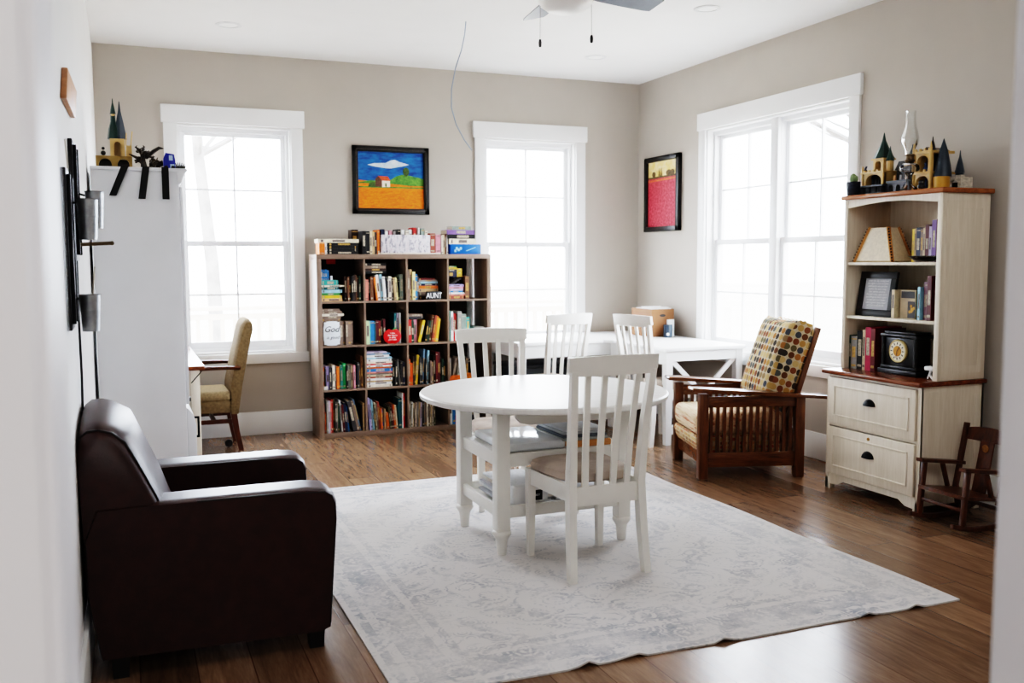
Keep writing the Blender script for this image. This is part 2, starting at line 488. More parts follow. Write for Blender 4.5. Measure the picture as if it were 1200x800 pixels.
# ------------------------------------------------------------------ windows
def window(n, w0, w1, side, halves):
    """built in a frame u along the wall, v outward, z up; mapped to the wall"""
    root = bpy.data.objects.new('window_%d' % n, None); COL.objects.link(root); struct(root)
    if side == 'back':
        root.matrix_world = Matrix.Translation((0, D, 0))
        sgn = 1
    else:  # right wall: u = -y, outward = +x
        root.matrix_world = Matrix.Translation((R, 0, 0)) @ Matrix.Rotation(-PI / 2, 4, 'Z')
        w0, w1 = -w1, -w0
    # interior casing
    mb = MB(); t = .022
    mb.box(w0 - .092, w0 + .003, -t, 0, ZB - .004, ZT + .003, .003); mb.box(w1 - .003, w1 + .092, -t, 0, ZB - .004, ZT + .003, .003)
    mb.box(w0 - .108, w1 + .108, -t - .008, 0, ZT + .003, ZT + .142, .004)
    mb.box(w0 - .108, w1 + .108, -t - .004, 0, ZB - .088, ZB - .004, .004)
    mb.build('casing', m_trim, root)
    mb = MB(); d1 = WT
    mb.box(w0, w0 + .012, 0, d1, ZB, ZT); mb.box(w1 - .012, w1, 0, d1, ZB, ZT)
    mb.box(w0 + .012, w1 - .012, 0, d1, ZT - .012, ZT); mb.box(w0 + .012, w1 - .012, 0, d1, ZB, ZB + .014)
    # vinyl frame
    mb.build('jamb_liner', m_trim, root)
    mb = MB(); mb.box(w0 + .012, w0 + .034, .06, .15, ZB + .014, ZT - .012); mb.box(w1 - .034, w1 - .012, .06, .15, ZB + .014, ZT - .012)
    mb.box(w0 + .034, w1 - .034, .06, .15, ZT - .045, ZT - .012); mb.box(w0 + .034, w1 - .034, .06, .15, ZB + .014, ZB + .04)
    mb.build('window_frame', m_vinyl, root)
    spans = [(w0 + .034, w1 - .034)]
    if halves:
        c = (w0 + w1) / 2
        mb = MB(); mb.box(c - .045, c + .045, .03, .058, ZB + .014, ZT - .012, .004); mb.box(c - .045, c + .045, .0585, .15, ZB + .04, ZT - .045, .004); mb.build('mullion', m_vinyl, root)
        spans = [(w0 + .034, c - .045), (c + .045, w1 - .034)]
    zm = 1.56
    for a, b in spans:
        for up in (0, 1):
            z0, z1 = (zm - .022, ZT - .045) if up else (ZB + .04, zm + .022)
            v0, v1 = (.108, .14) if up else (.07, .102)
            mb = MB(); s = .036
            mb.box(a, a + s, v0, v1, z0, z1, .003); mb.box(b - s, b, v0, v1, z0, z1, .003)
            mb.box(a + s, b - s, v0, v1, z1 - (.03 if up else .044), z1, .003); mb.box(a + s, b - s, v0, v1, z0, z0 + (.044 if up else .055), .003)
            mb.build('sash', m_vinyl, root)
            mb = MB(); vm = (v0 + v1) / 2
            c = (a + b) / 2; zc = (z0 + z1) / 2
            zlo, zhi = z0 + (.044 if up else .055), z1 - (.03 if up else .044)
            mb.box(c - .008, c + .008, vm - .01, vm + .01, zlo, zhi)
            mb.box(a + s, c - .008, vm - .01, vm + .01, zc - .008, zc + .008); mb.box(c + .008, b - s, vm - .01, vm + .01, zc - .008, zc + .008)
            mb.build('muntin', m_vinyl, root)
            mb = MB(); mb.box(a + s - .004, b - s + .004, vm - .002, vm + .002, z0 + .025, z1 - .025); mb.build('glass', m_glass, root)
    return root
window(1, *W1, 'back', False)
window(2, *W2, 'back', False)
window(3, *W3, 'right', True)

# ------------------------------------------------------------------ outdoors
mb = MB(); mb.box(-40, 60, D + .3, 70, -.7, -.6); mb.box(R + .3, 60, -40, D + .3, -.7, -.6)
struct(mb.build('ground', M('pale leaf litter', (160, 154, 142), .95, var=.15, vs=1.5)))
m_deck = M('pale deck timber', (170, 154, 134), .8, var=.06)
deck = thing('deck_railing', 'pale timber deck railing outside the back windows', 'railing', (0, 10.4, -.6))
mb = MB((0, 10.4, -.6)); mb.box(-1.6, 6.2, 10.36, 10.5, .90, .94, .005); mb.box(-1.6, 6.2, 10.4, 10.46, .80, .86); mb.box(-1.6, 6.2, 10.4, 10.46, .02, .08)
mb.build('rail', m_deck, deck)
for x in (-1.5, .2, 1.9, 3.6, 5.3):
    mb = MB((0, 10.4, -.6)); mb.box(x, x + .09, 10.385, 10.475, -.6, .9); mb.build('post', m_deck, deck)
for k in range(60):
    x = -1.45 + k * .125
    mb = MB((0, 10.4, -.6)); mb.box(x, x + .04, 10.41, 10.45, .07, .82); mb.build('baluster', m_deck, deck)
m_bark = M('pale grey bark', (100, 96, 92), .95, var=.2, vs=4)
rt = random.Random(3)
def tree(x, y, h, r, label):
    mb = MB((x, y, -.6))
    def limb(p, d, ln, r0, lev):
        pts = [p]; rs = [r0]
        q = p.copy(); dd = d.copy()
        n = 6 if lev == 0 else 4
        for i in range(n):
            dd = (dd + Vector((rt.uniform(-1, 1), rt.uniform(-1, 1), rt.uniform(-.2, .5))) * (.07 if lev == 0 else .22)).normalized()
            q = q + dd * ln / n
            pts.append(q.copy()); rs.append(r0 * (1 - .8 * (i + 1) / n))
            if lev < 2 and (i > 0 or lev):
                for _ in range(3 if lev == 0 else 2):
                    a = rt.uniform(0, 2 * PI)
                    sd = (dd * .45 + Vector((math.cos(a), math.sin(a), .25))).normalized()
                    limb(q.copy(), sd, ln * rt.uniform(.3, .45), rs[-1] * .5 + .004, lev + 1)
        mb.tube(pts, rs, 6 if lev == 0 else 4)
    limb(Vector((x, y, -.6)), Vector((0, 0, 1)), h, r, 0)
    o = mb.build('bare_tree', m_bark)
    tag(o, label, 'tree', 'bare trees outside the windows')
for x, y, h, r, lb in [(-.1, 15, 11, .2, 'bare tree trunk through the left window, nearest its edge by the cabinet'),
        (1.6, 18.5, 12, .16, 'thin bare tree behind the right half of the left window'),
        (5.8, 17, 11, .17, 'bare tree seen faintly through the window behind the corner desk'),
        (8.2, 22, 13, .2, 'distant bare tree at right side of the middle window'),
        (13, 13.5, 11, .2, 'bare tree through the far half of the double window'),
        (12, 9.6, 11, .15, 'pale bare tree through the near half of the double window')]:
    tree(x, y, h, r, lb)

# ------------------------------------------------------------------ rug
RX0, RX1, RY0, RY1 = .77, 3.16, 2.82, 5.77
cx, cy = (RX0 + RX1) / 2, (RY0 + RY1) / 2
mb = MB((cx, cy, 0))
nx, ny = 60, 40
t = bmesh.new(); rr = random.Random(2)
g = [[None] * (ny + 1) for _ in range(nx + 1)]
bumps = [(.28, .02), (.36, .018), (.52, .016), (.8, .012), (.9, .014)]
for i in range(nx + 1):
    for j in range(ny + 1):
        u, v = i / nx, j / ny
        x = RX0 + u * (RX1 - RX0); y = RY0 + v * (RY1 - RY0) + .0 * u
        z = .007
        for bu, bh in bumps:
            z += bh * math.exp(-((u - bu) / .012) ** 2) * math.exp(-(v / .03) ** 2)
        z += .004 * math.exp(-((u - .33 - .12 * v) / .01) ** 2) * math.exp(-(v / .4) ** 2)
        y += .004 * math.sin(u * 19) * (1 - v) + (.03 * (1 - u) if v < .5 else 0) * (1 - v)
        x += .012 * math.sin(v * 15) * (u > .9) * .6
        g[i][j] = t.verts.new((x, y, z))
for i in range(nx):
    for j in range(ny): t.faces.new((g[i][j], g[i + 1][j], g[i + 1][j + 1], g[i][j + 1]))
be = [e for e in t.edges if len(e.link_faces) == 1]
ex = bmesh.ops.extrude_edge_only(t, edges=be)
for v in ex['geom']:
    if isinstance(v, bmesh.types.BMVert): v.co.z -= .0068
mb._join(t)
tag(mb.build('area_rug', rug_mat((RX1 - RX0) / 2, (RY1 - RY0) / 2)), 'large pale grey distressed area rug under the round table', 'rug')
RZ = .007

# ------------------------------------------------------------------ dining chairs
def make_chair(label, loc, rotz):
    r = thing('dining_chair', label, 'chair', loc, rotz, 'white slat back dining chairs')
    for s in (-1, 1):
        mb = MB(); mb.rects([(s * .188, -.235, 0, .034, .038), (s * .180, -.21, .2, .036, .042), (s * .174, -.195, .42, .036, .045),
                             (s * .182, -.225, .7, .034, .034), (s * .196, -.265, .93, .032, .026)])
        mb.build('back_post', m_white, r)
        mb = MB(); mb.rects([(s * .187, .2, 0, .028, .028), (s * .187, .2, .3, .038, .038), (s * .187, .2, .425, .038, .038)])
        mb.build('leg', m_white, r)
    for i in range(4):
        x = -.105 + .07 * i
        mb = MB(); mb.rects([(x, -.195, .40, .03, .013), (x * 1.06, -.213, .6, .03, .012), (x * 1.2, -.262, .93, .027, .012)])
        mb.build('slat', m_white, r)
    mb = MB(); loops = []
    for k in range(13):
        u = -1 + 2 * k / 12
        x = u * .222; y = -.288 + .03 * u * u
        zt = 1.0 - .006 * u * u; zb = .912 + (.02 * max(0, abs(u) - .88) / .12)
        loops.append([(x, y - .009, zb), (x, y + .012, zb), (x, y + .002, zt), (x, y - .019, zt)])
    mb.loft(loops); mb.build('top_rail', m_white, r)
    mb = MB(); mb.box(-.165, .165, -.205, -.183, .325, .412, .003)
    mb.box(-.175, .175, .188, .208, .355, .425, .003)
    for s in (-1, 1):
        mb.beam((s * .174, -.19, .385), (s * .185, .2, .385), .02, .075)
    mb.build('seat_frame', m_white, r)
    mb = MB(); loops = []
    def outline(k, z):
        p = []
        for a in range(40):
            th = 2 * PI * a / 40
            c_, s_ = math.cos(th), math.sin(th)
            e = .38
            x = math.copysign(abs(c_) ** e, c_); y = math.copysign(abs(s_) ** e, s_)
            w = .208 - .028 * (1 - y) / 2
            if y < 0: w = .2 - .038 * (-y)
            p.append((x * w * k, .022 + y * .208 * (1 - (1 - k) * .8), z))
        return p
    for k, z in ((.94, .424), (1.0, .434), (1.0, .45), (.97, .464), (.86, .474), (.6, .479), (.2, .48)): loops.append(outline(k, z))
    mb.loft(loops); mb.build('seat', m_suede, r)
    return r
ch = make_chair('white slat-back dining chair on the rug, tucked in with its back to us', (1.945, 3.862, RZ), math.radians(1.5))
dup(ch, (2.015, 5.06, RZ), math.radians(174), 'white slat-back dining chair facing us behind the round table, before the bookcase')
dup(ch, (3.165, 6.93, 0), math.radians(12), 'white slat-back dining chair pulled to the corner desk below the middle window')
dup(ch, (3.84, 6.36, 0), math.radians(-80), 'white slat-back dining chair turned sideways beside the brown box on the desk')

# ------------------------------------------------------------------ round table
TC = (1.985, 4.42)
tb = thing('round_table', 'round white dining table with two shelves below its top', 'table', (TC[0], TC[1], RZ))
O = (TC[0], TC[1], RZ)
mb = MB(O); mb.lathe([(.55, .708), (.628, .708), (.638, .714), (.64, .722), (.64, .733), (.634, .740), (.62, .742), (.3, .742)], (TC[0], TC[1], RZ), 72)
mb.build('tabletop', m_tabtop, tb)
TX = (1.628, 2.28); TY = (4.118, 4.65)
for x in TX:
    for y in TY:
        mb = MB(O); mb.box(x - .034, x + .034, y - .034, y + .034, .125, .71, .004)
        lg = mb.build('leg', m_white, tb)
        mb = MB(O); mb.lathe([(.02, RZ), (.023, .012), (.026, .05), (.03, .085), (.04, .1), (.046, .108), (.046, .118), (.04, .126), (.03, .13)], (x, y, 0), 20)
        mb.build('turned_foot', m_white, lg)
mb = MB(O)
mb.box(TX[0], TX[1], TY[0] - .02, TY[0] + .004, .185, .243, .004); mb.box(TX[0], TX[1], TY[1] - .004, TY[1] + .02, .185, .243, .004)
mb.box(TX[0] - .02, TX[0] + .004, TY[0], TY[1], .185, .243, .004); mb.box(TX[1] - .004, TX[1] + .02, TY[0], TY[1], .185, .243, .004)
mb.box(TX[0], TX[1], TY[0], TY[1], .19, .205); mb.build('lower_shelf', m_white, tb)
mb = MB(O)
mb.box(TX[0], TX[1], TY[0] - .018, TY[0] + .004, .432, .497, .004); mb.box(TX[0], TX[1], TY[1] - .004, TY[1] + .018, .432, .497, .004)
mb.box(TX[0] - .018, TX[0] + .004, TY[0], TY[1], .432, .497, .004); mb.box(TX[1] - .004, TX[1] + .018, TY[0], TY[1], .432, .497, .004)
mb.box(TX[0], TX[1], TY[0], TY[1], .47, .49); mb.build('upper_shelf', m_white, tb)
mb = MB(O); mb.prism([(1.70, .708), (1.71, .66), (1.735, .635), (1.78, .625), (2.2, .625), (2.245, .635), (2.265, .66), (2.27, .708)], 'xz', 4.12, 4.15, .004)
mb.build('leaf_support', m_white, tb)
mb = MB(O); mb.prism([(1.70, .708), (1.71, .66), (1.735, .635), (1.78, .625), (2.2, .625), (2.245, .635), (2.265, .66), (2.27, .708)], 'xz', 4.62, 4.65, .004)
mb.build('leaf_support', m_white, tb)
# what lies on the table's shelves
m_poly = M('glossy white plastic wrap', (232, 236, 240), .12, var=.03, vs=14, bump=.35, bs=14, coat=.3)
def soft(mb, x0, x1, y0, y1, z0, z1, bev):
    return mb.box(x0, x1, y0, y1, z0, z1, bev, seg=3)
mb = MB((1.86, 4.36, .49)); soft(mb, 1.665, 1.985, 4.15, 4.60, .4905, .532, .014)
tag(mb.build('wrapped_package', m_poly), 'glossy white plastic wrapped package on the table\'s upper shelf', 'package')
mb = MB((2.13, 4.36, .49)); soft(mb, 2.0, 2.235, 4.145, 4.50, .4905, .522, .006)
tag(mb.build('wooden_tray', wood('orange pine', (206, 142, 84), (230, 176, 120), (1, 6, 6), .4)), 'shallow orange pine box beneath the folded grey cloths', 'box')
clc = [(176, 180, 178), (116, 122, 130), (190, 194, 196), (214, 216, 218)]
for i, (c, nm) in enumerate(zip(clc, ('grey green folded cloth, lowest of the cloth stack on the shelf', 'dark slate folded cloth, second up in the cloth stack', 'mid grey folded cloth, third up in the cloth stack', 'pale grey folded cloth, topmost of the cloth stack'))):
    mb = MB((2.1, 4.33, .522 + i * .0145))
    j = .006 * i
    soft(mb, 1.965 + j, 2.225 - j, 4.15 + j, 4.49, .5225 + i * .0145, .5365 + i * .0145, .0066)
    tag(mb.build('folded_cloth', M('cloth %d' % i, c, .9, var=.05, bump=.2)), nm, 'cloth', 'folded cloths on the upper shelf')
pz = .2055
for i in range(7):
    mb = MB((1.8, 4.37, pz)); h_ = .012 if i else .03
    a = random.Random(i).uniform(-.03, .03)
    mb.box(1.68 + a, 1.90 + a, 4.20 - a, 4.54 + a, pz, pz + h_, .002); pz += h_ + .0006
    tag(mb.build('paper_stack', M('paper sheaf %d' % (i % 3), [(228, 228, 230), (200, 202, 208), (236, 232, 224)][i % 3], .8, var=.04, vs=50)),
        'sheaf of white papers, %s up in the pile on the bottom shelf' % (ORD[i] if i else 'thickest and lowest'), 'papers', 'papers on the bottom shelf')
pk = thing('envelope', 'white mailing packet with a black label on the bottom table shelf', 'packet', (1.84, 4.15, .2055))
mb = MB((1.84, 4.15, .2055)); soft(mb, 1.70, 1.885, 4.136, 4.19, .2057, .325, .012); mb.build('packet_body', m_paper, pk)
mb = MB((1.84, 4.15, .2055)); mb.box(1.795, 1.85, 4.1335, 4.1365, .25, .30, .0008); mb.build('black_label', m_black, pk)
text('label_lettering', 'NEST', .013, m_paper, pk, (-.0175, -.0172, .07), (PI / 2, 0, 0), .0004)
pz = .2055
for i in range(4):
    mb = MB((2.08, 4.35, pz)); mb.box(1.935 + .01 * i, 2.235 - .005 * i, 4.17 + .012 * i, 4.5, pz, pz + .02, .005); pz += .0206
    tag(mb.build('paper_bag', M('bag paper %d' % (i % 2), [(232, 232, 234), (214, 214, 218)][i % 2], .6, var=.05, vs=16, bump=.3, bs=20)),
        'flat white paper bag, %s, right side of the bottom table shelf' % ['bottom of four', 'second of four', 'third of four', 'topmost of four'][i], 'bag', 'paper bags on the bottom shelf')

# ------------------------------------------------------------------ corner desk (white L desk)
dk = thing('corner_desk', 'white L-shaped corner desk with X-braced ends under the windows', 'desk', (4.1, 7.4, 0))
O = (4.1, 7.4, 0); DX0, DXR, DF, DE, DI = 2.92, 4.48, 7.0, 6.11, 3.755
mb = MB(O); mb.prism([(DX0, DF), (DI - .06, DF), (DI, DF - .06), (DI, DE), (DXR, DE), (DXR, D - .035), (DX0, D - .035)], 'xy', .722, .75, .004); mb.build('desktop', m_deskw, dk)
mb = MB(O); mb.box(DX0 + .03, DI + .02, DF + .02, DF + .04, .62, .722); mb.box(DX0 + .03, DX0 + .05, DF + .02, D - .06, .62, .722); mb.box(DI + .02, DI + .04, DE + .02, DF + .04, .62, .722)
mb.box(DI + .02, DXR - .02, DE + .02, DE + .04, .645, .722); mb.box(DX0 + .03, DXR - .02, D - .07, D - .05, .62, .722); mb.box(DXR - .04, DXR - .02, DE + .03, D - .05, .645, .722)
mb.build('apron', m_deskw, dk)
for x, y in ((DI + .045, DE + .045), (DXR - .045, DE + .045), (DX0 + .05, DF + .05), (DX0 + .05, D - .085), (DXR - .05, D - .085), (DI + .045, DF + .05)):
    mb = MB(O); mb.rects([(x, y, 0, .045, .045), (x, y, .3, .056, .056), (x, y, .722, .058, .058)]); mb.build('leg', m_deskw, dk)
mb = MB(O)
mb.beam((DI + .07, DE + .045, .66), (DXR - .07, DE + .045, .1), .035, .02, (0, 1, 0)); mb.beam((DXR - .07, DE + .046, .66), (DI + .07, DE + .046, .1), .035, .02, (0, 1, 0))
mb.box(DI + .06, DXR - .06, DE + .035, DE + .055, .08, .12)
mb.build('cross_brace', m_deskw, dk)
# things on and under the desk
ob = (4.3, 7.2, .75)
kb = thing('file_box', 'brown kraft file box with white folders on the corner desk', 'box', ob)
bx0, bx1, by0, by1, bz1 = 4.19, 4.415, 7.055, 7.40, .99
mb = MB(ob); w = .006
mb.box(bx0, bx1, by0, by0 + w, .7505, bz1, .001); mb.box(bx0, bx1, by1 - w, by1, .7505, bz1, .001)
mb.box(bx0, bx0 + w, by0 + w, by1 - w, .7505, bz1, .001); mb.box(bx1 - w, bx1, by0 + w, by1 - w, .7505, bz1, .001); mb.box(bx0 + w, bx1 - w, by0 + w, by1 - w, .7505, .757)
mb.build('box_body', m_kraft, kb)
mb = MB(ob)
hp = [(4.30 + .03 * math.cos(a * PI / 10), .935 + .012 * math.sin(a * PI / 10)) for a in range(20)]
mb.prism(hp, 'xz', by0 - .0012, by0 + .001); mb.build('hand_hole', m_black, kb)
for k in range(7):
    y_ = by0 + .02 + k * .043
    mb = MB((4.3, y_, .757)); mb.box(bx0 + .02, bx1 - .015, y_, y_ + .022, .7575, 1.0 + .007 * math.sin(k * 2), .001)
    tag(mb.build('folder', m_paper), 'white paper folder, %s from the hand-hole side in the brown file box' % ORD[k], 'folder', 'folders in the kraft box')
jar = thing('candle', 'dark blue candle jar with pale emblem before the brown box', 'candle', (4.31, 6.985, .75))
mb = MB(); mb.lathe([(.034, .0005), (.038, .004), (.039, .01), (.039, .105), (.036, .11), (.03, .11)], n=28); mb.build('jar', M('dark blue glaze', (44, 58, 74), .25, var=.08), jar)
mb = MB(); mb.lathe([(.0392, .02), (.0394, .022), (.0394, .045), (.0392, .047)], n=28)
mb2 = MB()
lab = [(-.02 + .012 * math.cos(a * PI / 8), .03 + .012 * math.sin(a * PI / 8)) for a in range(16)]
mb2.prism(lab, 'xz', -.0405, -.033); mb2.build('emblem', m_paper, jar); mb.bm.free()
mb = MB((4.372, 7.0, .75)); mb.box(4.335, 4.405, 6.995 + .035, 7.046, .7505, .90, .003)
tag(mb.build('white_carton', M('white carton', (224, 230, 234), .5)), 'slim white carton standing behind the dark blue candle', 'carton')
pcx = (3.25, 7.45, 0)
pc = thing('storage_bin', 'dark grey storage bin under the corner desk by the wall', 'bin', pcx)
mb = MB(pcx); mb.box(2.99, 3.62, 7.32, 7.72, .001, .50, .012); mb.build('bin_body', M('dark grey plastic', (60, 64, 70), .35, var=.05), pc)
mb = MB(pcx); mb.box(2.98, 3.63, 7.31, 7.73, .50, .53, .008); mb.build('lid', M('grey plastic lid', (82, 88, 94), .35), pc)

# ------------------------------------------------------------------ bookcase (open backed, four by four)
BX, BF, BB = 1.394, 7.455, D - .09
bc = thing('bookcase', 'grey oak cube bookcase of sixteen open cubbies against the back wall', 'bookcase', (BX + .735, (BF + BB) / 2, 0))
O = (BX + .735, (BF + BB) / 2, 0)
TO, TI = .038, .016
CELL = (1.47 - 2 * TO - 3 * TI) / 4
for x in (BX, BX + 1.47 - TO):
    mb = MB(O); mb.box(x, x + TO, BF, BB, 0, 1.47 - TO, .0015); mb.build('side_panel', m_oakgrey, bc)
mb = MB(O); mb.box(BX, BX + 1.47, BF, BB, 1.47 - TO, 1.47, .0015); mb.build('top_panel', m_oakgreyh, bc)
mb = MB(O); mb.box(BX + TO, BX + 1.47 - TO, BF, BB, 0, TO, .0015); mb.build('bottom_panel', m_oakgreyh, bc)
for k in range(1, 4):
    x = BX + TO + k * CELL + (k - 1) * TI
    mb = MB(O); mb.box(x, x + TI, BF + .002, BB, TO, 1.47 - TO); mb.build('divider', m_oakgrey, bc)
    z = TO + k * CELL + (k - 1) * TI
    mb = MB(O); mb.box(BX + TO, BX + 1.47 - TO, BF + .001, BB - .001, z, z + TI); mb.build('shelf', m_oakgreyh, bc)
mb = MB(O); mb.box(BX + TO, BX + 1.36, BB - .006, BB, TO, 1.47 - TO); mb.build('back_panel', M('dark brown shade backing', (40, 30, 25), .7, var=.05), bc)  # dark sheet added so the open cubbies look deep in shade
def cell(row, col):  # row 0 = top
    return BX + TO + col * (CELL + TI), TO + (3 - row) * (CELL + TI)

mb = MB((2.80, D - .045, 0)); mb.lathe([(.036, .001), (.036, 1.44), (.033, 1.44), (.033, 1.3)], (2.80, D - .045, 0), 24)
tag(mb.build('paper_roll', m_paper), 'white rolled paper tube standing behind the right end of the bookcase', 'paper roll')
BC = {'teal': (62, 160, 152), 'cream': (232, 222, 196), 'dark teal': (26, 92, 98), 'light blue': (150, 196, 214), 'green': (66, 132, 70), 'peach': (226, 176, 128),
      'yellow': (214, 178, 50), 'dark brown': (52, 34, 26), 'brown': (112, 74, 50), 'salmon': (216, 128, 112), 'orange': (222, 112, 36), 'tan': (190, 160, 118),
      'white': (228, 228, 226), 'black': (20, 19, 20), 'blue': (44, 116, 176), 'grey': (140, 138, 134), 'dark green': (30, 62, 46), 'beige': (208, 192, 160),
      'grey green': (132, 146, 136), 'navy': (26, 34, 62), 'red': (190, 44, 40), 'lavender': (164, 156, 202), 'pink': (208, 138, 150), 'burgundy': (84, 26, 30),
      'taupe': (126, 108, 96), 'pale green': (192, 214, 166), 'turquoise': (92, 186, 178), 'lilac': (188, 178, 200), 'purple': (120, 92, 150), 'steel blue': (104, 134, 160),
      'olive': (78, 76, 48), 'red brown': (150, 72, 56), 'mauve': (132, 104, 116), 'magenta': (176, 34, 74), 'ivory': (226, 216, 198), 'dark red': (104, 28, 28),
      'pale yellow': (222, 214, 150), 'dark grey': (58, 56, 58), 'bright green': (24, 158, 88), 'bright orange': (238, 98, 28)}
def bmat(c):
    return M('book cover ' + c, BC[c], .5, var=.1, vs=25)
m_band = [M('spine lettering light', (176, 166, 146), .6, var=.2, vs=80), M('spine lettering gold', (186, 148, 80), .5, var=.2, vs=80), M('spine lettering dark', (112, 102, 98), .6, var=.2, vs=80)]
rb = random.Random(11)
MESHN = [0]
def book_mesh(w, h, d, col, flat=False, band=None):
    """upright: x thickness, y depth (spine at y=0), z height.  flat: x height, z thickness"""
    mb = MB(); t = min(.0022, w * .16)
    def B(x0, x1, y0, y1, z0, z1, mi):
        mb.mi = mi
        if flat: mb.box(z0, z1, y0, y1, x0, x1)
        else: mb.box(x0, x1, y0, y1, z0, z1)
    B(0, t, 0, d, 0, h, 0); B(w - t, w, 0, d, 0, h, 0); B(t, w - t, 0, t, 0, h, 0)
    B(t, w - t, t, d - .003, .003, h - .003, 1)
    lum = sum(BC[col]) / 3
    bi = band if band is not None else (2 if lum > 150 else rb.choice((0, 0, 1)))
    p = rb.random()
    if w > .008:
        e = w * .22
        if p < .75: B(e, w - e, -.0006, .001, h * .35, h * rb.uniform(.62, .85), 2)
        if p > .35: B(e * .7, w - e * .7, -.0006, .001, h * .07, h * .13, 2)
        if p > .6: B(t, w - t, -.0005, .001, h * .9, h * .93, 2)
    return mb, [bmat(col), m_pages, m_band[bi]]
def place_book(mb, mats, label, loc, rot, group):
    o = mb.build('book', mats)
    o.location = loc; o.rotation_euler = rot
    tag(o, label, 'book', group)
    return o

PX = .0014
ROWN = ['top', 'second', 'third', 'bottom']
def fill(row, col, items, x_start=0):
    """items along the cubby: (colour, width px, height px, lean deg) upright books"""
    x0, z0 = cell(row, col)
    x = x0 + .002 + x_start * PX
    n = 0; pa = 0; ph = 0; slack = 0
    for it in items:
        if it[0] == 'gap': x += it[1] * PX; slack += it[1] * PX; continue
        c, w, h = it[0], it[1] * PX, it[2] * PX
        a = math.radians(it[3]) if len(it) > 3 else 0
        d = rb.uniform(.16, .21)
        mb, mats = book_mesh(w - .0008, h, d, c)
        ins = rb.uniform(.015, .05)
        z = z0 + .0006
        xp = x
        if a > 0: z += w * math.sin(a)
        hm = min(h, ph) if n else h
        need = 0
        if a < 0: need = hm * (math.sin(-a) - math.sin(max(0, -pa)))
        if pa > 0 and a < pa: need += hm * (math.sin(pa) - math.sin(max(0, a)))
        xp = x + max(0, need - slack) if need > 0 else x
        slack = 0; pa, ph = a, h
        pose = 'leaning' if a else 'upright'
        place_book(mb, mats, '%s spine %s, %s standing book from the left, %s row %s cubby of bookcase' % (c, pose, ORD[n], ROWN[row], ORD[col]),
                   (xp, BF + ins, z), (0, a, 0), 'books in the cube bookcase')
        x = xp + (w if not a else w * math.cos(a) + .001)
        n += 1
    if x > x0 + CELL: print('OVER', row, col, round((x - x0 - CELL) / PX))
    return x

def stack(row, col, xoff, items, z_extra=0, yin=.03, where=''):
    """items bottom to top: (colour, length px, thick px)"""
    x0, z0 = cell(row, col)
    z = z0 + .0006 + z_extra
    for k, (c, ln, th) in enumerate(items):
        h = ln * PX; w = th * PX
        mb, mats = book_mesh(w - .0006, h, rb.uniform(.15, .2), c, True)
        place_book(mb, mats, '%s book lying flat, %s from bottom of %sstack, %s row %s cubby of bookcase' % (c, ORD[k], where, ROWN[row], ORD[col]),
                   (x0 + .003 + xoff * PX + rb.uniform(0, .004), BF + yin + rb.uniform(0, .012), z), (0, 0, 0), 'books in the cube bookcase')
        z += w
    return z

# row one
zt = stack(0, 0, 0, [('peach', 118, 18), ('yellow', 116, 16), ('green', 105, 14), ('light blue', 116, 18), ('dark teal', 96, 16), ('cream', 132, 10), ('teal', 95, 28)])
x0, z0 = cell(0, 0)
for k in range(4):
    mb, mats = book_mesh(.014, .085 - .006 * (k % 2), .1, 'blue')
    place_book(mb, mats, 'small blue booklet standing on the teal book, %s from the left' % ORD[k], (x0 + .006 + k * .0165, BF + .05, zt + .0005), (0, 0, 0), 'blue booklets on the flat stack')
mb = MB((x0 + .09, BF + .06, zt)); mb.box(x0 + .082, x0 + .098, BF + .05, BF + .07, zt + .0005, zt + .035, .003)
tag(mb.build('glue_stick', m_paper), 'tiny white tube beside the blue booklets in the top row', 'tube')
fill(0, 0, [('dark brown', 15, 140), ('brown', 10, 138), ('dark brown', 13, 142), ('black', 11, 146), ('dark brown', 13, 150), ('brown', 9, 148), ('dark brown', 10, 140), ('dark green', 13, 145)], 134)
mb = MB(); mb.box(x0 + .08, x0 + .155, BF + .2, BF + .204, z0 + CELL - .04, z0 + CELL - .002)
mb.o = Vector((x0 + .115, BF + .2, z0 + CELL)); tag(mb.build('red_card', M('red card', (168, 36, 32), .7)), 'red card hanging from the top of the first cubby', 'card')
fill(0, 1, [('salmon', 19, 122), ('dark brown', 12, 125), ('brown', 17, 138), ('orange', 11, 135, -7), ('white', 18, 148, -5), ('light blue', 14, 150, -4), ('white', 16, 138, -4), ('dark grey', 10, 128), ('ivory', 20, 138), ('dark brown', 9, 126), ('tan', 13, 132, -4), ('pale yellow', 11, 130, -4), ('black', 9, 120), ('grey green', 20, 150)])
x1, z1 = cell(0, 1)
zs = z1 + .218
for k, (c, ln) in enumerate([('black', 130), ('dark brown', 132), ('taupe', 128), ('black', 130)]):
    mb, mats = book_mesh(.0205, ln * PX, .15, c, True)
    place_book(mb, mats, '%s book lying flat across upright spines, %s up, top row second cubby' % (c, ORD[k]), (x1 + .004, BF + .06, zs), (0, 0, 0), 'flat books above the upright ones')
    zs += .0212
fill(0, 2, [('taupe', 15, 176), ('tan', 15, 178), ('pale yellow', 18, 164), ('blue', 15, 150), ('dark grey', 10, 140)])
stack(0, 2, 76, [('dark brown', 120, 20), ('taupe', 122, 24), ('tan', 124, 20), ('orange', 124, 16), ('navy', 120, 14), ('light blue', 124, 11), ('grey', 116, 10), ('dark red', 106, 10)], 0, .08)
x2, z2 = cell(0, 2)
an = thing('word_block', 'black block sign reading AUNT in the top row third cubby', 'sign', (x2 + .225, BF + .02, z2))
mb = MB(); mb.box(-.058, .058, -.012, .03, .0006, .066, .002); mb.build('block', M('charcoal block', (48, 48, 50), .6), an)
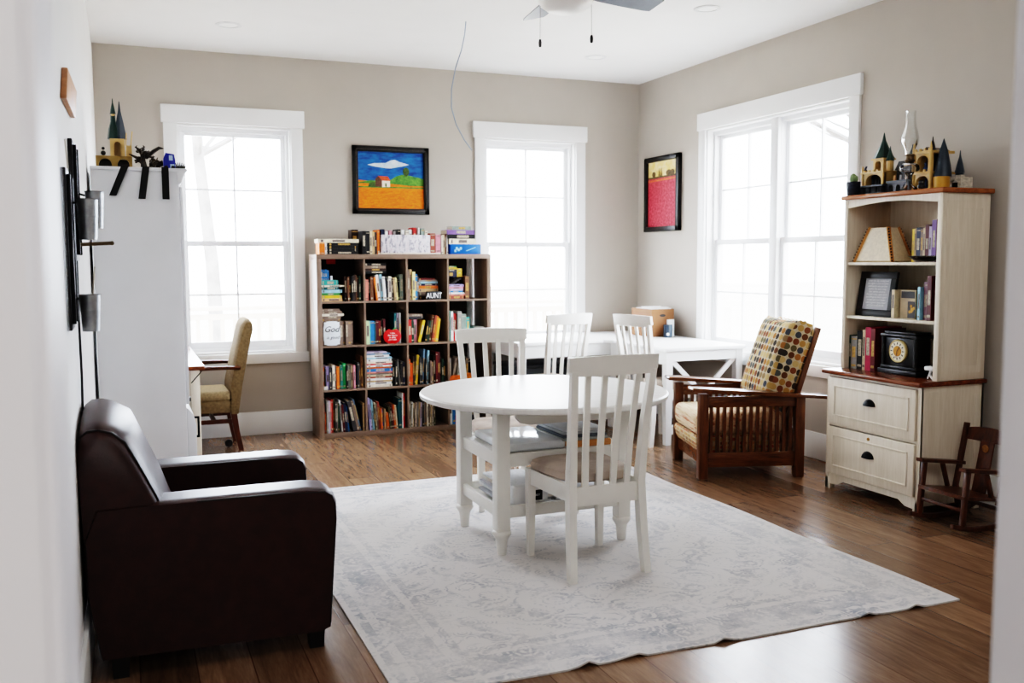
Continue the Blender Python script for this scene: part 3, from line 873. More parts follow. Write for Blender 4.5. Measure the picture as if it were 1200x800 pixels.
text('lettering', 'AUNT', .062, m_paper, an, (0, -.0125, .032), (PI / 2, 0, 0), .0008, sx=.8)
stack(0, 3, 0, [('red brown', 96, 20), ('salmon', 106, 10), ('white', 100, 9), ('blue', 92, 10), ('lilac', 96, 12), ('pink', 94, 12), ('lavender', 100, 14)], 0, .03)
x3, z3 = cell(0, 3)
cr = thing('cable_coil', 'coiled grey cable lying on the flat stack, top row fourth cubby', 'cable', (x3 + .06, BF + .08, z3 + .1225))
for k in range(4):
    mb = MB(); mb.tube([(.028 * math.cos(a * .35) + .02 * k - .02, .035 * math.sin(a * .35), .007 + k * .0125) for a in range(18)], .0058, 6); mb.build('loop', M('dark cable', (70, 66, 64), .5), cr)
zz = z3 + .182
cr2 = [('navy', 55, 34), ('dark grey', 55, 12), ('yellow', 60, 12), ('green', 60, 8)]
for k, (c, ln, th) in enumerate(cr2):
    mb, mats = book_mesh(th * PX, .1, .14, c, True)
    place_book(mb, mats, '%s small book high up beside the window casing, %s of the upper pile' % (c, ORD[k]), (x3 + .003, BF + .1, zz), (0, 0, 0), 'small books over the cable'); zz += th * PX + .0005
for k in range(5):
    mb, mats = book_mesh(.014, .045, .1, 'yellow', True)
    place_book(mb, mats, 'yellow notebook in the small pile of the top row fourth cubby, %s up' % ORD[k], (x3 + .104, BF + .1, z3 + .182 + k * .0145), (0, 0, 0), 'yellow notebooks')
mb, mats = book_mesh(.035, .19, .2, 'brown'); place_book(mb, mats, 'single thick brown book standing upright, top row fourth cubby', (x3 + .152, BF + .03, z3 + .0006), (0, 0, 0), 'books in the cube bookcase')
mb = MB(); mb.box(-.058, .092, -.05, .05, 0, .002); mb.box(-.058, -.054, -.05, .05, -.058, 0); mb.box(.088, .092, -.05, .05, -.058, 0)
o = mb.build('wire_riser', m_iron); o.location = (x3 + .062, BF + .15, z3 + .1815)
tag(o, 'low black riser holding the small books, top row fourth cubby', 'shelf riser')

# row two
zt = stack(1, 0, 0, [], 0)
fill(1, 0, [('taupe', 20, 138), ('taupe', 20, 138), ('taupe', 19, 138), ('taupe', 20, 138), ('taupe', 19, 138), ('taupe', 20, 138), ('taupe', 15, 138), ('taupe', 15, 138), ('taupe', 16, 138), ('taupe', 17, 138)])
xa, za = cell(1, 0)
zs = za + .1945
for k, (c, ln, th) in enumerate([('taupe', 108, 14), ('taupe', 110, 14), ('ivory', 128, 13), ('taupe', 118, 14), ('taupe', 105, 14)]):
    mb, mats = book_mesh(th * PX, ln * PX, .16, c, True)
    place_book(mb, mats, '%s book lying flat over the taupe set, %s up, second row first cubby' % (c, ORD[k]), (xa + .004, BF + .05, zs), (0, 0, 0), 'flat books above the upright ones'); zs += th * PX + .0005
sg = thing('wall_plaque', 'white scalloped metal sign with script lettering leaning on taupe books', 'sign', (xa + .075, BF + .006, za + .0006), 0)
pl = []
w_, h_ = .065, .188
for k in range(64):
    a = 2 * PI * k / 64
    e = .3
    ca, sa = math.cos(a), math.sin(a)
    x = math.copysign(abs(ca) ** e, ca) * w_; z = math.copysign(abs(sa) ** e, sa) * h_ / 2
    wob = 1 + .035 * math.cos(8 * a)
    pl.append((x * wob, .099 + z * wob))
mb = MB(); mb.prism(pl, 'xz', 0, .004, .001); mb.build('plate', M('white enamel', (226, 234, 240), .3, var=.04, vs=14), sg)
text('script_lettering', 'God', .066, m_black, sg, (-.004, -.0012, .13), (PI / 2, 0, .0), .0005, shear=.35)
text('script_lettering', 'is good', .034, M('grey script', (70, 74, 80), .6), sg, (.006, -.0012, .066), (PI / 2, 0, 0), .0005, shear=.35)
fill(1, 1, [('pale green', 22, 134), ('turquoise', 5, 132), ('blue', 24, 134), ('dark teal', 9, 132), ('burgundy', 16, 138), ('dark red', 14, 134), ('dark brown', 14, 140), ('burgundy', 15, 142), ('gap', 52), ('dark teal', 14, 176), ('lilac', 12, 176), ('grey', 12, 176)])
xb, zb = cell(1, 1)
mb, mats = book_mesh(.012, .235, .1, 'dark teal')
ap = thing('apple_sign', 'red wooden apple sign with white lettering and green leaf', 'sign', (xb + .216, BF + .004, zb + .0006))
pts = []
for k in range(48):
    a = 2 * PI * k / 48 + PI / 2
    r_ = .066 * (1 - .22 * math.exp(-((math.degrees(a) - 90 + 180) % 360 - 180) ** 2 / 250.0) - .1 * math.exp(-((math.degrees(a) - 270 + 180) % 360 - 180) ** 2 / 300.0))
    pts.append((r_ * 1.12 * math.cos(a), .063 + r_ * .98 * math.sin(a)))
zmn = min(p[1] for p in pts)
pts = [(x, z - zmn) for x, z in pts]
mb = MB(); mb.prism(pts, 'xz', 0, .014, .003); mb.build('apple_body', M('bright red paint', (206, 16, 18), .35, var=.05), ap)
mb = MB(); mb.prism([(-.002, .108), (.006, .122), (.02, .13), (.036, .132), (.028, .118), (.012, .11)], 'xz', .002, .010, .001); mb.build('leaf', M('leaf green paint', (40, 130, 76), .5), ap)
for i, (s_, z_, q) in enumerate((('I like', .085, .02), ('the hearts', .067, .019), ('in what', .05, .019), ('gifts make', .033, .017))):
    text('lettering', s_, q, m_paper, ap, (0, -.0006, z_), (PI / 2, 0, 0), .0006, shear=.15)
fill(1, 2, [('red', 20, 134), ('dark green', 18, 134), ('pink', 21, 134), ('gap', 2), ('yellow', 16, 132, 14), ('gap', 26), ('black', 14, 128, 8), ('dark green', 10, 128, 9), ('brown', 14, 160, 9), ('red brown', 12, 158, 9), ('orange', 12, 152, 9), ('yellow', 14, 138, 9)])
xc, zc = cell(1, 2)
zs = zc + .192
for k, (c, ln) in enumerate([('dark grey', 105), ('taupe', 100)]):
    mb, mats = book_mesh(.02, ln * PX, .14, c, True)
    place_book(mb, mats, '%s book lying flat atop red-banded books, %s up, second row third cubby' % (c, ORD[k]), (xc + .004, BF + .08, zs), (0, 0, 0), 'flat books above the upright ones'); zs += .0206
fill(1, 3, [('turquoise', 14, 178), ('white', 16, 178), ('gap', 2), ('red', 20, 164), ('taupe', 5, 160), ('grey', 26, 178), ('grey green', 30, 160), ('teal', 22, 140)])
xd, zd = cell(1, 3)
mb = MB((xd + .2, BF, zd)); mb.box(xd + .222, xd + .318, BF + .02, BF + .2, zd + .0006, zd + .115, .004)
tag(mb.build('grey_box', M('grey linen box', (150, 144, 136), .8)), 'plain grey linen box on the second row, fourth cubby', 'box')
# row three
fill(2, 0, [('orange', 11, 128), ('dark grey', 6, 120), ('lavender', 18, 132), ('dark grey', 12, 130), ('navy', 6, 126), ('ivory', 14, 138), ('taupe', 12, 134), ('orange', 15, 128), ('olive', 8, 140), ('teal', 14, 134), ('bright green', 17, 146), ('black', 10, 132), ('grey green', 20, 132), ('beige', 12, 130), ('pink', 11, 134), ('navy', 10, 128), ('dark grey', 12, 150), ('taupe', 10, 140), ('brown', 11, 186), ('tan', 9, 178)])
mb = MB(); x_, z_ = cell(2, 0); mb.o = Vector((x_ + .015, BF, z_)); mb.box(x_ + .003, x_ + .034, BF + .003, BF + .006, z_ + .0006, z_ + .03)
tag(mb.build('shelf_label', M('pale label', (200, 196, 190), .7)), 'small pale label card at the left of the third row, first cubby', 'label card')
st3 = [('ivory', 150, 15), ('white', 148, 14), ('tan', 150, 10), ('white', 152, 12), ('red brown', 148, 11), ('beige', 150, 9), ('grey', 146, 10), ('salmon', 148, 9), ('blue', 150, 18), ('orange', 146, 10), ('white', 150, 10), ('red', 148, 9), ('ivory', 152, 12), ('white', 146, 14), ('light blue', 150, 10), ('white', 132, 14), ('steel blue', 140, 10), ('lilac', 120, 10)]
stack(2, 1, 0, st3, 0, .02)
fill(2, 1, [('black', 16, 160), ('black', 14, 150), ('grey', 6, 158, -4), ('dark grey', 14, 146), ('navy', 14, 140)], 156)
fill(2, 2, [('bright orange', 12, 152), ('bright orange', 13, 130), ('dark brown', 10, 170), ('olive', 8, 176, 4), ('yellow', 13, 176, 4), ('dark grey', 10, 165), ('black', 8, 160), ('steel blue', 10, 206, 3), ('dark grey', 8, 150), ('light blue', 11, 200, 3), ('taupe', 10, 140), ('tan', 14, 130), ('dark brown', 12, 170), ('dark red', 12, 192), ('burgundy', 14, 190), ('dark brown', 10, 168), ('dark green', 14, 150), ('black', 14, 130)])
fill(2, 3, [('grey', 14, 150), ('taupe', 14, 146, 12), ('gap', 18), ('ivory', 12, 150, 10), ('gap', 14), ('grey', 12, 140), ('dark brown', 16, 140), ('taupe', 14, 150), ('black', 18, 136), ('olive', 14, 132), ('dark grey', 16, 130)])
xe, ze = cell(2, 3)
mb = MB((xe + .06, BF + .01, ze)); mb.loft([[(xe + .06 + w * math.cos(k * PI / 8) * (1 + .1 * math.sin(3 * k)), BF + .012 + .006 * math.sin(k * PI / 8), ze + z) for k in range(16)] for w, z in ((.05, .0006), (.058, .02), (.055, .045), (.05, .06), (.03, .066))])
tag(mb.build('snack_bag', M('orange foil bag', (226, 104, 28), .3, var=.2, vs=30)), 'orange foil bag at the front of the third row, fourth cubby', 'bag')
mb = MB((xe + .16, BF + .01, ze)); mb.loft([[(xe + .16 + w * math.cos(k * PI / 8) * (1 + .1 * math.sin(3 * k + 1)), BF + .012 + .006 * math.sin(k * PI / 8), ze + z) for k in range(16)] for w, z in ((.03, .0006), (.036, .02), (.034, .06), (.03, .075), (.02, .08))])
tag(mb.build('snack_bag', M('orange pink bag', (224, 120, 44), .3, var=.3, vs=25)), 'upright orange and yellow packet seen through the slats of a chair', 'bag')
# row four
fill(3, 0, [('red brown', 8, 170), ('orange', 7, 120), ('grey', 11, 190), ('lilac', 10, 186), ('salmon', 8, 184), ('red', 12, 192), ('olive', 8, 196), ('dark grey', 10, 180), ('taupe', 9, 176), ('dark green', 8, 170), ('white', 10, 184, -4), ('dark red', 10, 160, -4), ('navy', 14, 170, -4), ('blue', 8, 150, -5), ('gap', 6), ('dark grey', 24, 182, -12), ('taupe', 14, 180, -12), ('steel blue', 10, 190, -13), ('black', 6, 150), ('tan', 9, 162)])
fill(3, 1, [('lavender', 12, 190, -4), ('white', 9, 176, -4), ('light blue', 8, 178, -4), ('olive', 8, 150, -4), ('beige', 9, 160, -4), ('taupe', 9, 150, -4), ('red brown', 12, 162, -4), ('orange', 8, 124, -4), ('blue', 8, 118, -4), ('tan', 8, 120), ('orange', 16, 96, -5), ('olive', 8, 130, -5), ('dark brown', 10, 136, -5), ('dark red', 9, 140, -5), ('orange', 10, 142, -5), ('beige', 8, 140, -5), ('gap', 3), ('dark teal', 22, 176), ('white', 5, 208), ('red', 12, 206)])
fill(3, 2, [('ivory', 8, 146), ('olive', 6, 140, 2), ('white', 9, 148, 2), ('beige', 8, 140, 2), ('taupe', 7, 146, 2), ('ivory', 9, 142, 2), ('grey', 8, 150, 2), ('tan', 8, 146, 2), ('lilac', 8, 144, 2), ('dark grey', 10, 148), ('grey', 9, 152), ('taupe', 10, 150), ('ivory', 9, 146), ('dark brown', 9, 150), ('beige', 10, 148), ('olive', 8, 150), ('ivory', 7, 148), ('olive', 10, 144)])
fill(3, 3, [('white', 16, 190), ('light blue', 6, 186), ('blue', 16, 190), ('red', 8, 150), ('beige', 14, 140), ('tan', 14, 150), ('ivory', 12, 146), ('taupe', 14, 140), ('dark brown', 20, 160), ('black', 20, 150), ('dark grey', 16, 146)])

# on top of the bookcase
TZ = 1.4706
def upright_top(x, w, h, d, c, label, y=BF + .03, name='book', grp='books on top of the bookcase', rz=0):
    mb, mats = book_mesh(w, h, d, c)
    o = place_book(mb, mats, label, (x, y, TZ), (0, 0, rz), grp); return o
def flat_top(x, z, ln, th, c, label, d=.16, y=BF + .03):
    mb, mats = book_mesh(th, ln, d, c, True, None)
    return place_book(mb, mats, label, (x, y, z), (0, 0, 0), 'books on top of the bookcase')
tx = lambda px: BX + (px - 95) / 977 * 1.47      # position read along the top edge
upright_top(tx(116), .044, .09, .15, 'orange', 'short orange book at the left end of the bookcase top')
upright_top(tx(116) + .0445, .014, .09, .15, 'white', 'thin white book beside the short orange one')
for k in range(4):
    flat_top(tx(158), TZ + k * .0226, .245, .0222, 'black', 'flat black book with dotted spine on bookcase top, %s from bottom' % ORD[k])
flat_top(tx(110), TZ + .0912, .325, .028, 'cream', 'cream covered flat book topping the low black stack', .17)
upright_top(tx(308), .055, .2, .12, 'dark brown', 'dark brown book behind black books on the bookcase top', BF + .17)
upright_top(tx(345), .03, .185, .17, 'black', 'black hardback, nearer the cream book, on bookcase top')
upright_top(tx(366), .03, .183, .17, 'black', 'black hardback with emblem beside the tan paperbacks on the bookcase top')
for k, c in enumerate(('beige', 'tan', 'dark brown')):
    upright_top(tx(387) + k * .019, .0185, .185 - .004 * k, .15, c, '%s paperback right of the black hardbacks on the bookcase top' % c)
upright_top(tx(427), .02, .195, .15, 'orange', 'orange spined book just left of the patterned holder')
# patterned desktop organiser
m_org = None
def org_mat():
    m, nt, b = new_mat('patterned organiser card')
    v = coords(nt)
    n1 = noise(nt, v, 38, 4, .7)
    v2 = coords(nt, (60, 60, 14)); n2 = noise(nt, v2, 1.2, 2)
    t = math_(nt, 'ADD', math_(nt, 'MULTIPLY', n1, .5), math_(nt, 'MULTIPLY', n2, .5))
    nt.links.new(ramp(nt, t, [(.36, (96, 92, 106)), (.45, (176, 172, 184)), (.52, (226, 222, 226)), (.64, (206, 190, 200))]), b.inputs['Base Color'])
    b.inputs['Roughness'].default_value = .4
    return m
m_org = org_mat()
org = thing('desk_organizer', 'white patterned organiser box holding books on the bookcase', 'organizer', (tx(580), BF + .1, TZ))
O = (tx(580), BF + .1, TZ)
mb = MB(O); ox0, ox1 = tx(445), tx(722)
mb.box(ox0, ox1, BF + .02, BF + .026, TZ + .01, TZ + .155, .001); mb.box(ox0, ox1, BF + .2, BF + .206, TZ + .01, TZ + .155)
mb.box(ox0, ox0 + .005, BF + .02, BF + .206, TZ + .01, TZ + .155); mb.box(ox1 - .005, ox1, BF + .02, BF + .206, TZ + .01, TZ + .155)
mb.build('box_wall', m_org, org)
mb = MB(O); mb.box(tx(430), tx(780), BF + .012, BF + .22, TZ, TZ + .01, .002); mb.build('base_tray', M('cream tray', (226, 214, 200), .5), org)
for k in range(1, 4):
    mb = MB(O); x = ox0 + (ox1 - ox0) * k / 4; mb.box(x - .002, x + .002, BF + .026, BF + .2, TZ + .01, TZ + .15); mb.build('divider', m_org, org)
for k, (c, w, h) in enumerate([('navy', .036, .19), ('white', .02, .175), ('pink', .02, .18), ('grey', .018, .175), ('black', .03, .19), ('white', .026, .185), ('ivory', .03, .178), ('white', .02, .19), ('red', .024, .205), ('white', .014, .205), ('grey green', .03, .2), ('ivory', .02, .18)]):
    xx = ox0 + .008 + k * .0335
    for q in range(1, 4):
        xd_ = ox0 + (ox1 - ox0) * q / 4
        if xx < xd_ + .003 and xx + w > xd_ - .003: xx = xd_ + .0035
    mb, mats = book_mesh(w if w < .03 else .028, h, .15, c)
    place_book(mb, mats, '%s book top showing above the patterned organiser, %s from left' % (c, ORD[k]), (xx, BF + .035, TZ + .0105), (0, 0, 0), 'books inside the organiser')
for k, (c, w, h, nm) in enumerate([('red brown', .046, .16, 'rust brown'), ('dark grey', .0, 0, ''), ('pink', .042, .15, 'pale pink'), ('ivory', .012, .155, 'ivory'), ('beige', .012, .16, 'beige'), ('brown', .012, .165, 'brown'), ('white', .012, .16, 'white')]):
    if not w: continue
    xs = {0: 724, 2: 757, 3: 790, 4: 800, 5: 810, 6: 820}[k]
    upright_top(tx(xs), w, h, .15, c, '%s book standing between organiser and blue box' % nm, BF + .04, 'book').location.z = TZ + (.0105 if xs < 775 else 0)
bxo = (tx(925), BF + .1, TZ)
bl = thing('blue_box', 'bright blue box with pale markings under the right-hand book stack', 'box', bxo)
mb = MB(bxo); mb.box(tx(838), tx(1016), BF + .02, BF + .2, TZ, TZ + .082, .002); mb.build('carton', M('bright blue card', (10, 96, 186), .4, var=.04), bl)
mb = MB(bxo); mb.beam((tx(930), BF + .0195, TZ + .026), (tx(985), BF + .0195, TZ + .056), .006, .001, (0, 1, 0)); 
for a, b_ in ((860, .03), (868, .05), (880, .038), (892, .05)): mb.box(tx(a), tx(a + 12), BF + .0192, BF + .0202, TZ + b_ - .014, TZ + b_ + .008)
mb.build('printed_marks', M('pale blue print', (150, 200, 236), .5), bl)
flat_top(tx(832), TZ + .0825, .235, .044, 'cream', 'cream book with red edge directly above the blue box', .17, BF + .025)
flat_top(tx(822), TZ + .127, .24, .036, 'black', 'black book with white spine pattern, middle of right-hand stack', .17, BF + .025)
flat_top(tx(818), TZ + .1635, .245, .036, 'purple', 'purple book second from top of the right-hand stack', .17, BF + .025)
flat_top(tx(850), TZ + .2, .165, .03, 'grey green', 'grey green book topmost on the right-hand stack', .15, BF + .025)

# ------------------------------------------------------------------ pictures
def painted(name, c1, c2, scale=30, sv=(1, 1, 1)):
    m, nt, b = new_mat(name)
    v = coords(nt, sv)
    n = noise(nt, v, scale, 4, .7)
    nt.links.new(ramp(nt, n, [(.35, c1), (.65, c2)]), b.inputs['Base Color']); b.inputs['Roughness'].default_value = .5
    return m
px0, px1, pz0, pz1 = 1.782, 2.447, 1.81, 2.376
O = ((px0 + px1) / 2, D, pz0)
p1 = thing('framed_painting', 'black framed painting of a red-roofed cottage in a yellow field', 'painting', O)
fw = .048
mb = MB(O)
for a in ((px0, px1, pz0, pz0 + fw), (px0, px1, pz1 - fw, pz1), (px0, px0 + fw, pz0, pz1), (px1 - fw, px1, pz0, pz1)): mb.box(a[0], a[1], D - .032, D - .001, a[2], a[3], .004)
mb.build('frame', m_black, p1)
mb = MB(O); q = .03
for a in ((px0 + q, px1 - q, pz0 + q - .003, pz0 + q + .003), (px0 + q, px1 - q, pz1 - q - .003, pz1 - q + .003), (px0 + q - .003, px0 + q + .003, pz0 + q, pz1 - q), (px1 - q - .003, px1 - q + .003, pz0 + q, pz1 - q)): mb.box(a[0], a[1], D - .034, D - .03, a[2], a[3], .001)
mb.build('beaded_edge', M('worn bead', (72, 66, 60), .5, var=.3, vs=120), p1)
W_, H_ = px1 - px0 - 2 * fw, pz1 - pz0 - 2 * fw
U = lambda u: px0 + fw + u * W_
V = lambda v: pz0 + fw + v * H_
mb = MB(O); y = D - .012
def layer(poly, mi, k):
    mb.mi = mi; mb.prism([(U(a), V(b)) for a, b in poly], 'xz', y - .0006 * (k + 1), y)
mb.mi = 0; mb.box(px0 + fw - .004, px1 - fw + .004, y, y + .008, pz0 + fw - .004, pz1 - fw + .004)
layer([(0, .5), (1, .42), (1, 0), (0, 0)], 1, 0)
layer([(0, .46), (.2, .5), (.3, .49), (.5, .52), (.58, .58), (.66, .61), (.76, .6), (.9, .57), (1, .54), (1, .41), (.8, .41), (.5, .44), (0, .44)], 2, 1)
layer([(0, .39), (1, .39), (1, .365), (0, .365)], 2, 1)
layer([(.15, .4), (.17, .45), (.24, .47), (.3, .44), (.3, .38), (.15, .38)], 7, 2)
layer([(.14, .77), (.25, .80), (.42, .81), (.5, .86), (.56, .87), (.62, .84), (.78, .79), (.7, .765), (.6, .74), (.5, .715), (.4, .72), (.25, .74)], 3, 1)
layer([(.26, .52), (.36, .5), (.36, .38), (.26, .39)], 6, 3); layer([(.36, .5), (.48, .5), (.48, .385), (.36, .38)], 4, 3)
layer([(.25, .51), (.30, .575), (.34, .53), (.36, .49), (.27, .5)], 6, 4)
layer([(.30, .575), (.45, .57), (.49, .49), (.36, .495)], 5, 4); layer([(.405, .45), (.43, .45), (.43, .39), (.405, .39)], 7, 4)
layer([(.73 + .05 * math.cos(a * PI / 8), .665 + .075 * math.sin(a * PI / 8)) for a in range(16)], 7, 3); layer([(.725, .6), (.735, .6), (.735, .57), (.725, .57)], 6, 3)
mb.build('canvas', [painted('painted blue sky', (4, 54, 124), (22, 112, 178), 9, (1, 1, 3)), painted('painted yellow field', (214, 96, 0), (232, 132, 8), 30, (1, 1, 3)), painted('painted green hill', (44, 104, 40), (110, 160, 60), 30),
    painted('painted cloud', (168, 196, 214), (214, 220, 222), 20), painted('painted cottage wall', (220, 206, 186), (236, 228, 212), 30), painted('painted roof', (196, 60, 22), (226, 100, 50), 60), painted('painted shade', (74, 46, 34), (110, 72, 56), 60), painted('painted tree', (30, 62, 28), (84, 104, 40), 60)], p1)
# tall red field picture on the right wall
qy0, qy1, qz0, qz1 = 7.108, 7.69, 1.671, 2.344
O = (R, (qy0 + qy1) / 2, qz0)
p2 = thing('framed_painting', 'tall black framed painting of a red field beside the double window', 'painting', O)
mb = MB(O); fw = .045
for a in ((qy0, qy1, qz0, qz0 + fw), (qy0, qy1, qz1 - fw, qz1), (qy0, qy0 + fw, qz0, qz1), (qy1 - fw, qy1, qz0, qz1)): mb.box(R - .042, R - .001, a[0], a[1], a[2], a[3], .004)
mb.build('frame', m_black, p2)
mb = MB(O); x = R - .02
U2 = lambda u: qy1 - fw - u * (qy1 - qy0 - 2 * fw)
V2 = lambda v: qz0 + fw + v * (qz1 - qz0 - 2 * fw)
mb.box(x, x + .01, qy0 + fw - .004, qy1 - fw + .004, qz0 + fw - .004, qz1 - fw + .004)
def layer2(poly, mi, k): mb.mi = mi; mb.prism([(U2(a), V2(b)) for a, b in poly], 'yz', x - .0008 * (k + 1), x)
layer2([(0, .745), (1, .755), (1, 0), (0, 0)], 1, 0); layer2([(0, .77), (1, .78), (1, .75), (0, .74)], 2, 1); layer2([(0, .72), (1, .735), (1, .71), (0, .695)], 3, 1)
for cx_, cw in ((.2, .06), (.72, .1), (.84, .07)): layer2([(cx_ + cw * math.cos(a * PI / 6), .81 + .045 * math.sin(a * PI / 6)) for a in range(12)], 2, 2)
for cx_ in (.38, .43, .48): layer2([(cx_ - .02, .77), (cx_, .9), (cx_ + .02, .77)], 2, 2)
mb.build('canvas', [painted('painted gold sky', (226, 186, 84), (240, 226, 190), 5), painted('painted red field', (148, 20, 40), (214, 84, 96), 46), painted('painted tree line', (74, 58, 34), (120, 96, 50), 40), painted('painted orange edge', (206, 80, 40), (226, 130, 70), 30)], p2)

# ------------------------------------------------------------------ leather armchair
O = (.26, 3.73, 0)
ac = thing('leather_armchair', 'dark brown leather club armchair against the left wall', 'armchair', O)
AY0, AY1 = 3.345, 4.13
def arm_loops(y0, y1):
    prof = [(-.12, .085), (.2, .08), (.62, .072), (.655, .085), (.67, .3), (.684, .48), (.683, .545), (.672, .578), (.645, .596), (.58, .603), (.4, .603), (.2, .603), (.0, .603), (-.12, .6), (-.158, .5), (-.156, .3)]
    cxp, czp = .28, .33
    loops = []
    n = 9
    for i in range(n):
        t_ = i / (n - 1); y = y0 + (y1 - y0) * t_
        e = 1 - abs(2 * t_ - 1)
        k = 1 - .03 * (1 - min(1, e * 4)) ** 2
        loops.append([(cxp + (x - cxp) * (1 - (1 - k) * .55), y, czp + (z - czp) * k if z > .2 else z) for x, z in prof])
    return loops
for y0, y1 in ((AY0, AY0 + .17), (AY1 - .17, AY1)):
    mb = MB(O); mb.loft(arm_loops(y0, y1)); a_ = mb.build('arm', m_leather, ac, ang=1.0)
    for yy in (y0 + .004, y1 - .004):
        mb = MB(O); mb.tube([(.648, yy, .1), (.662, yy, .3), (.675, yy, .48), (.673, yy, .54), (.661, yy, .57), (.638, yy, .586), (.5, yy, .593), (.2, yy, .593)], .005, 6); mb.build('piping', m_leather2, a_)
prof = [(-.12, .3), (-.158, .5), (-.166, .74), (-.166, .80), (-.158, .83), (-.135, .848), (-.1, .85), (-.06, .838), (-.025, .805), (.02, .715), (.065, .62), (.12, .48), (.14, .40), (.1, .3)]
mb = MB(O); loops = []
TT = [0, .012, .03, .07, .13, .22, .35, .5, .65, .78, .87, .93, .97, .988, 1]
for t_ in TT:
    y = AY0 + .008 + (AY1 - AY0 - .016) * t_
    e = math.sin(PI * t_) ** .55
    ed = 1 - min(1, min(t_, 1 - t_) * 14)
    loops.append([(x + ((.03 * e - .012 * ed * ed) if x > -.05 else 0), y, z + (.05 * e - .018 * ed * ed) * max(0, min(1, (z - .42) / .4))) for x, z in prof])
mb.loft(loops); bk = mb.build('back', m_leather, ac, ang=1.0)
for li in (2, -3):
    mb = MB(O); mb.tube([(x, y, z + .001) for x, y, z in loops[li][4:12]], .0045, 6); mb.build('piping', m_leather2, bk)
mb = MB(O); mb.box(.06, .705, AY0 + .172, AY1 - .172, .30, .455, .05, seg=4); mb.build('seat_cushion', m_leather, ac, ang=1.0)
mb = MB(O); mb.box(-.1, .665, AY0 + .165, AY1 - .165, .085, .30, .015); mb.build('base', m_leather, ac)
for x in (-.09, .575):
    for y in (AY0 + .03, AY1 - .09):
        mb = MB(O); mb.rects([(x + .03, y + .03, 0, .05, .05), (x + .03, y + .03, .086, .06, .06)]); mb.build('leg', m_black, ac)

# ------------------------------------------------------------------ morris chair
O = (3.381, 5.083, 0)
mo = thing('morris_chair', 'slatted oak reclining armchair with circle-print cushions by the window', 'armchair', O, math.radians(72.8))
MW, MD = .66, .70
for x in (.03, MW - .03):
    for y in (-.03, -MD + .03):
        mb = MB(); mb.box(x - .03, x + .03, y - .03, y + .03, 0, .555 if y > -.1 else .53, .004); mb.build('leg', m_moak, mo)
for x in (.03, MW - .03):
    mb = MB(); mb.prism([(.05, .575), (-MD - .14, .515), (-MD - .14, .537), (.05, .600), (.058, .59)], 'yz', x - .062, x + .062, .004); mb.build('arm', m_moakh, mo)
    mb = MB(); mb.box(x - .013, x + .013, -MD + .06, -.06, .075, .17, .003); mb.build('side_rail', m_moakh, mo)
    mb = MB(); mb.box(x - .013, x + .013, -MD + .06, -.06, .465, .535, .003); mb.build('side_rail', m_moakh, mo)
    for k in range(13):
        y = -.06 - (k + .55) * (MD - .12) / 13.2
        mb = MB(); mb.box(x - .009, x + .009, y - .0105, y + .0105, .165, .47); mb.build('slat', m_moak, mo)
mb = MB(); mb.box(.06, MW - .06, -.045, -.02, .09, .17, .003); mb.build('front_rail', m_moakh, mo)
mb = MB(); mb.box(.06, MW - .06, -MD + .02, -MD + .045, .09, .30, .003); mb.build('rear_rail', m_moakh, mo)
# reclining back
Bm = Matrix.Translation((0, -.62, .36)) @ Matrix.Rotation(math.radians(17.5), 4, 'X')
for x in (.095, MW - .095):
    mb = MB(); mb.box(x - .02, x + .02, -.018, .018, -.05, .64, .004); mb.xf(Bm); mb.build('back_post', m_moak, mo)
for z in (.06, .2, .34, .48, .6):
    mb = MB(); mb.box(.115, MW - .115, -.01, .01, z - .028, z + .028, .002); mb.xf(Bm); mb.build('back_slat', m_moakh, mo)
def cushion(w, d, h, puff, n=14):
    """pillow box: x width, y thickness, z height"""
    loops = []
    t = bmesh.new()
    bmesh.ops.create_cube(t, size=1)
    bmesh.ops.subdivide_edges(t, edges=t.edges[:], cuts=n, use_grid_fill=True)
    for v in t.verts:
        x, y, z = v.co.x * 2, v.co.y * 2, v.co.z * 2
        ex = max(0, 1 - abs(x) ** 6); ez = max(0, 1 - abs(z) ** 6)
        th = .45 + .55 * min(1, (ex * ez) ** .35) + puff * (1 - x * x) * (1 - z * z)
        rx = 1 - .06 * (1 - (1 - abs(y)) ** .5) * 0
        v.co = Vector((x * w / 2 * (1 - .03 * (1 - z * z)), y * d / 2 * th, z * h / 2 * (1 - .03 * (1 - x * x))))
    return t
t = cushion(.58, .2, .60, .15)
mb = MB(); mb._join(t)
o = mb.build('back_cushion', m_dots, mo, ang=1.2)
o.matrix_local = Bm @ Matrix.Translation((MW / 2, .112, .345)) @ Matrix.Rotation(math.radians(1), 4, 'X')
mb = MB()
for k in range(7):
    x = -.22 + k * .073
    mb.tube([(x, -.045, .292), (x + .012, -.02, .312), (x - .006, .0, .3)], .005, 5)
tt = mb.build('cushion_tie', m_dots, o)
mb = MB(); mb.box(.066, MW - .066, -.60, .012, .275, .425, .045, seg=4); mb.build('seat_cushion', m_stripe, mo, ang=1.2)
mb = MB(); mb.prism([(-.56, .275), (.0, .275), (.008, .25), (.0, .2), (-.03, .15), (-.08, .12), (-.56, .12)], 'yz', .066, MW - .066, .012); mb.build('seat_box', m_dots2, mo, ang=1.0)

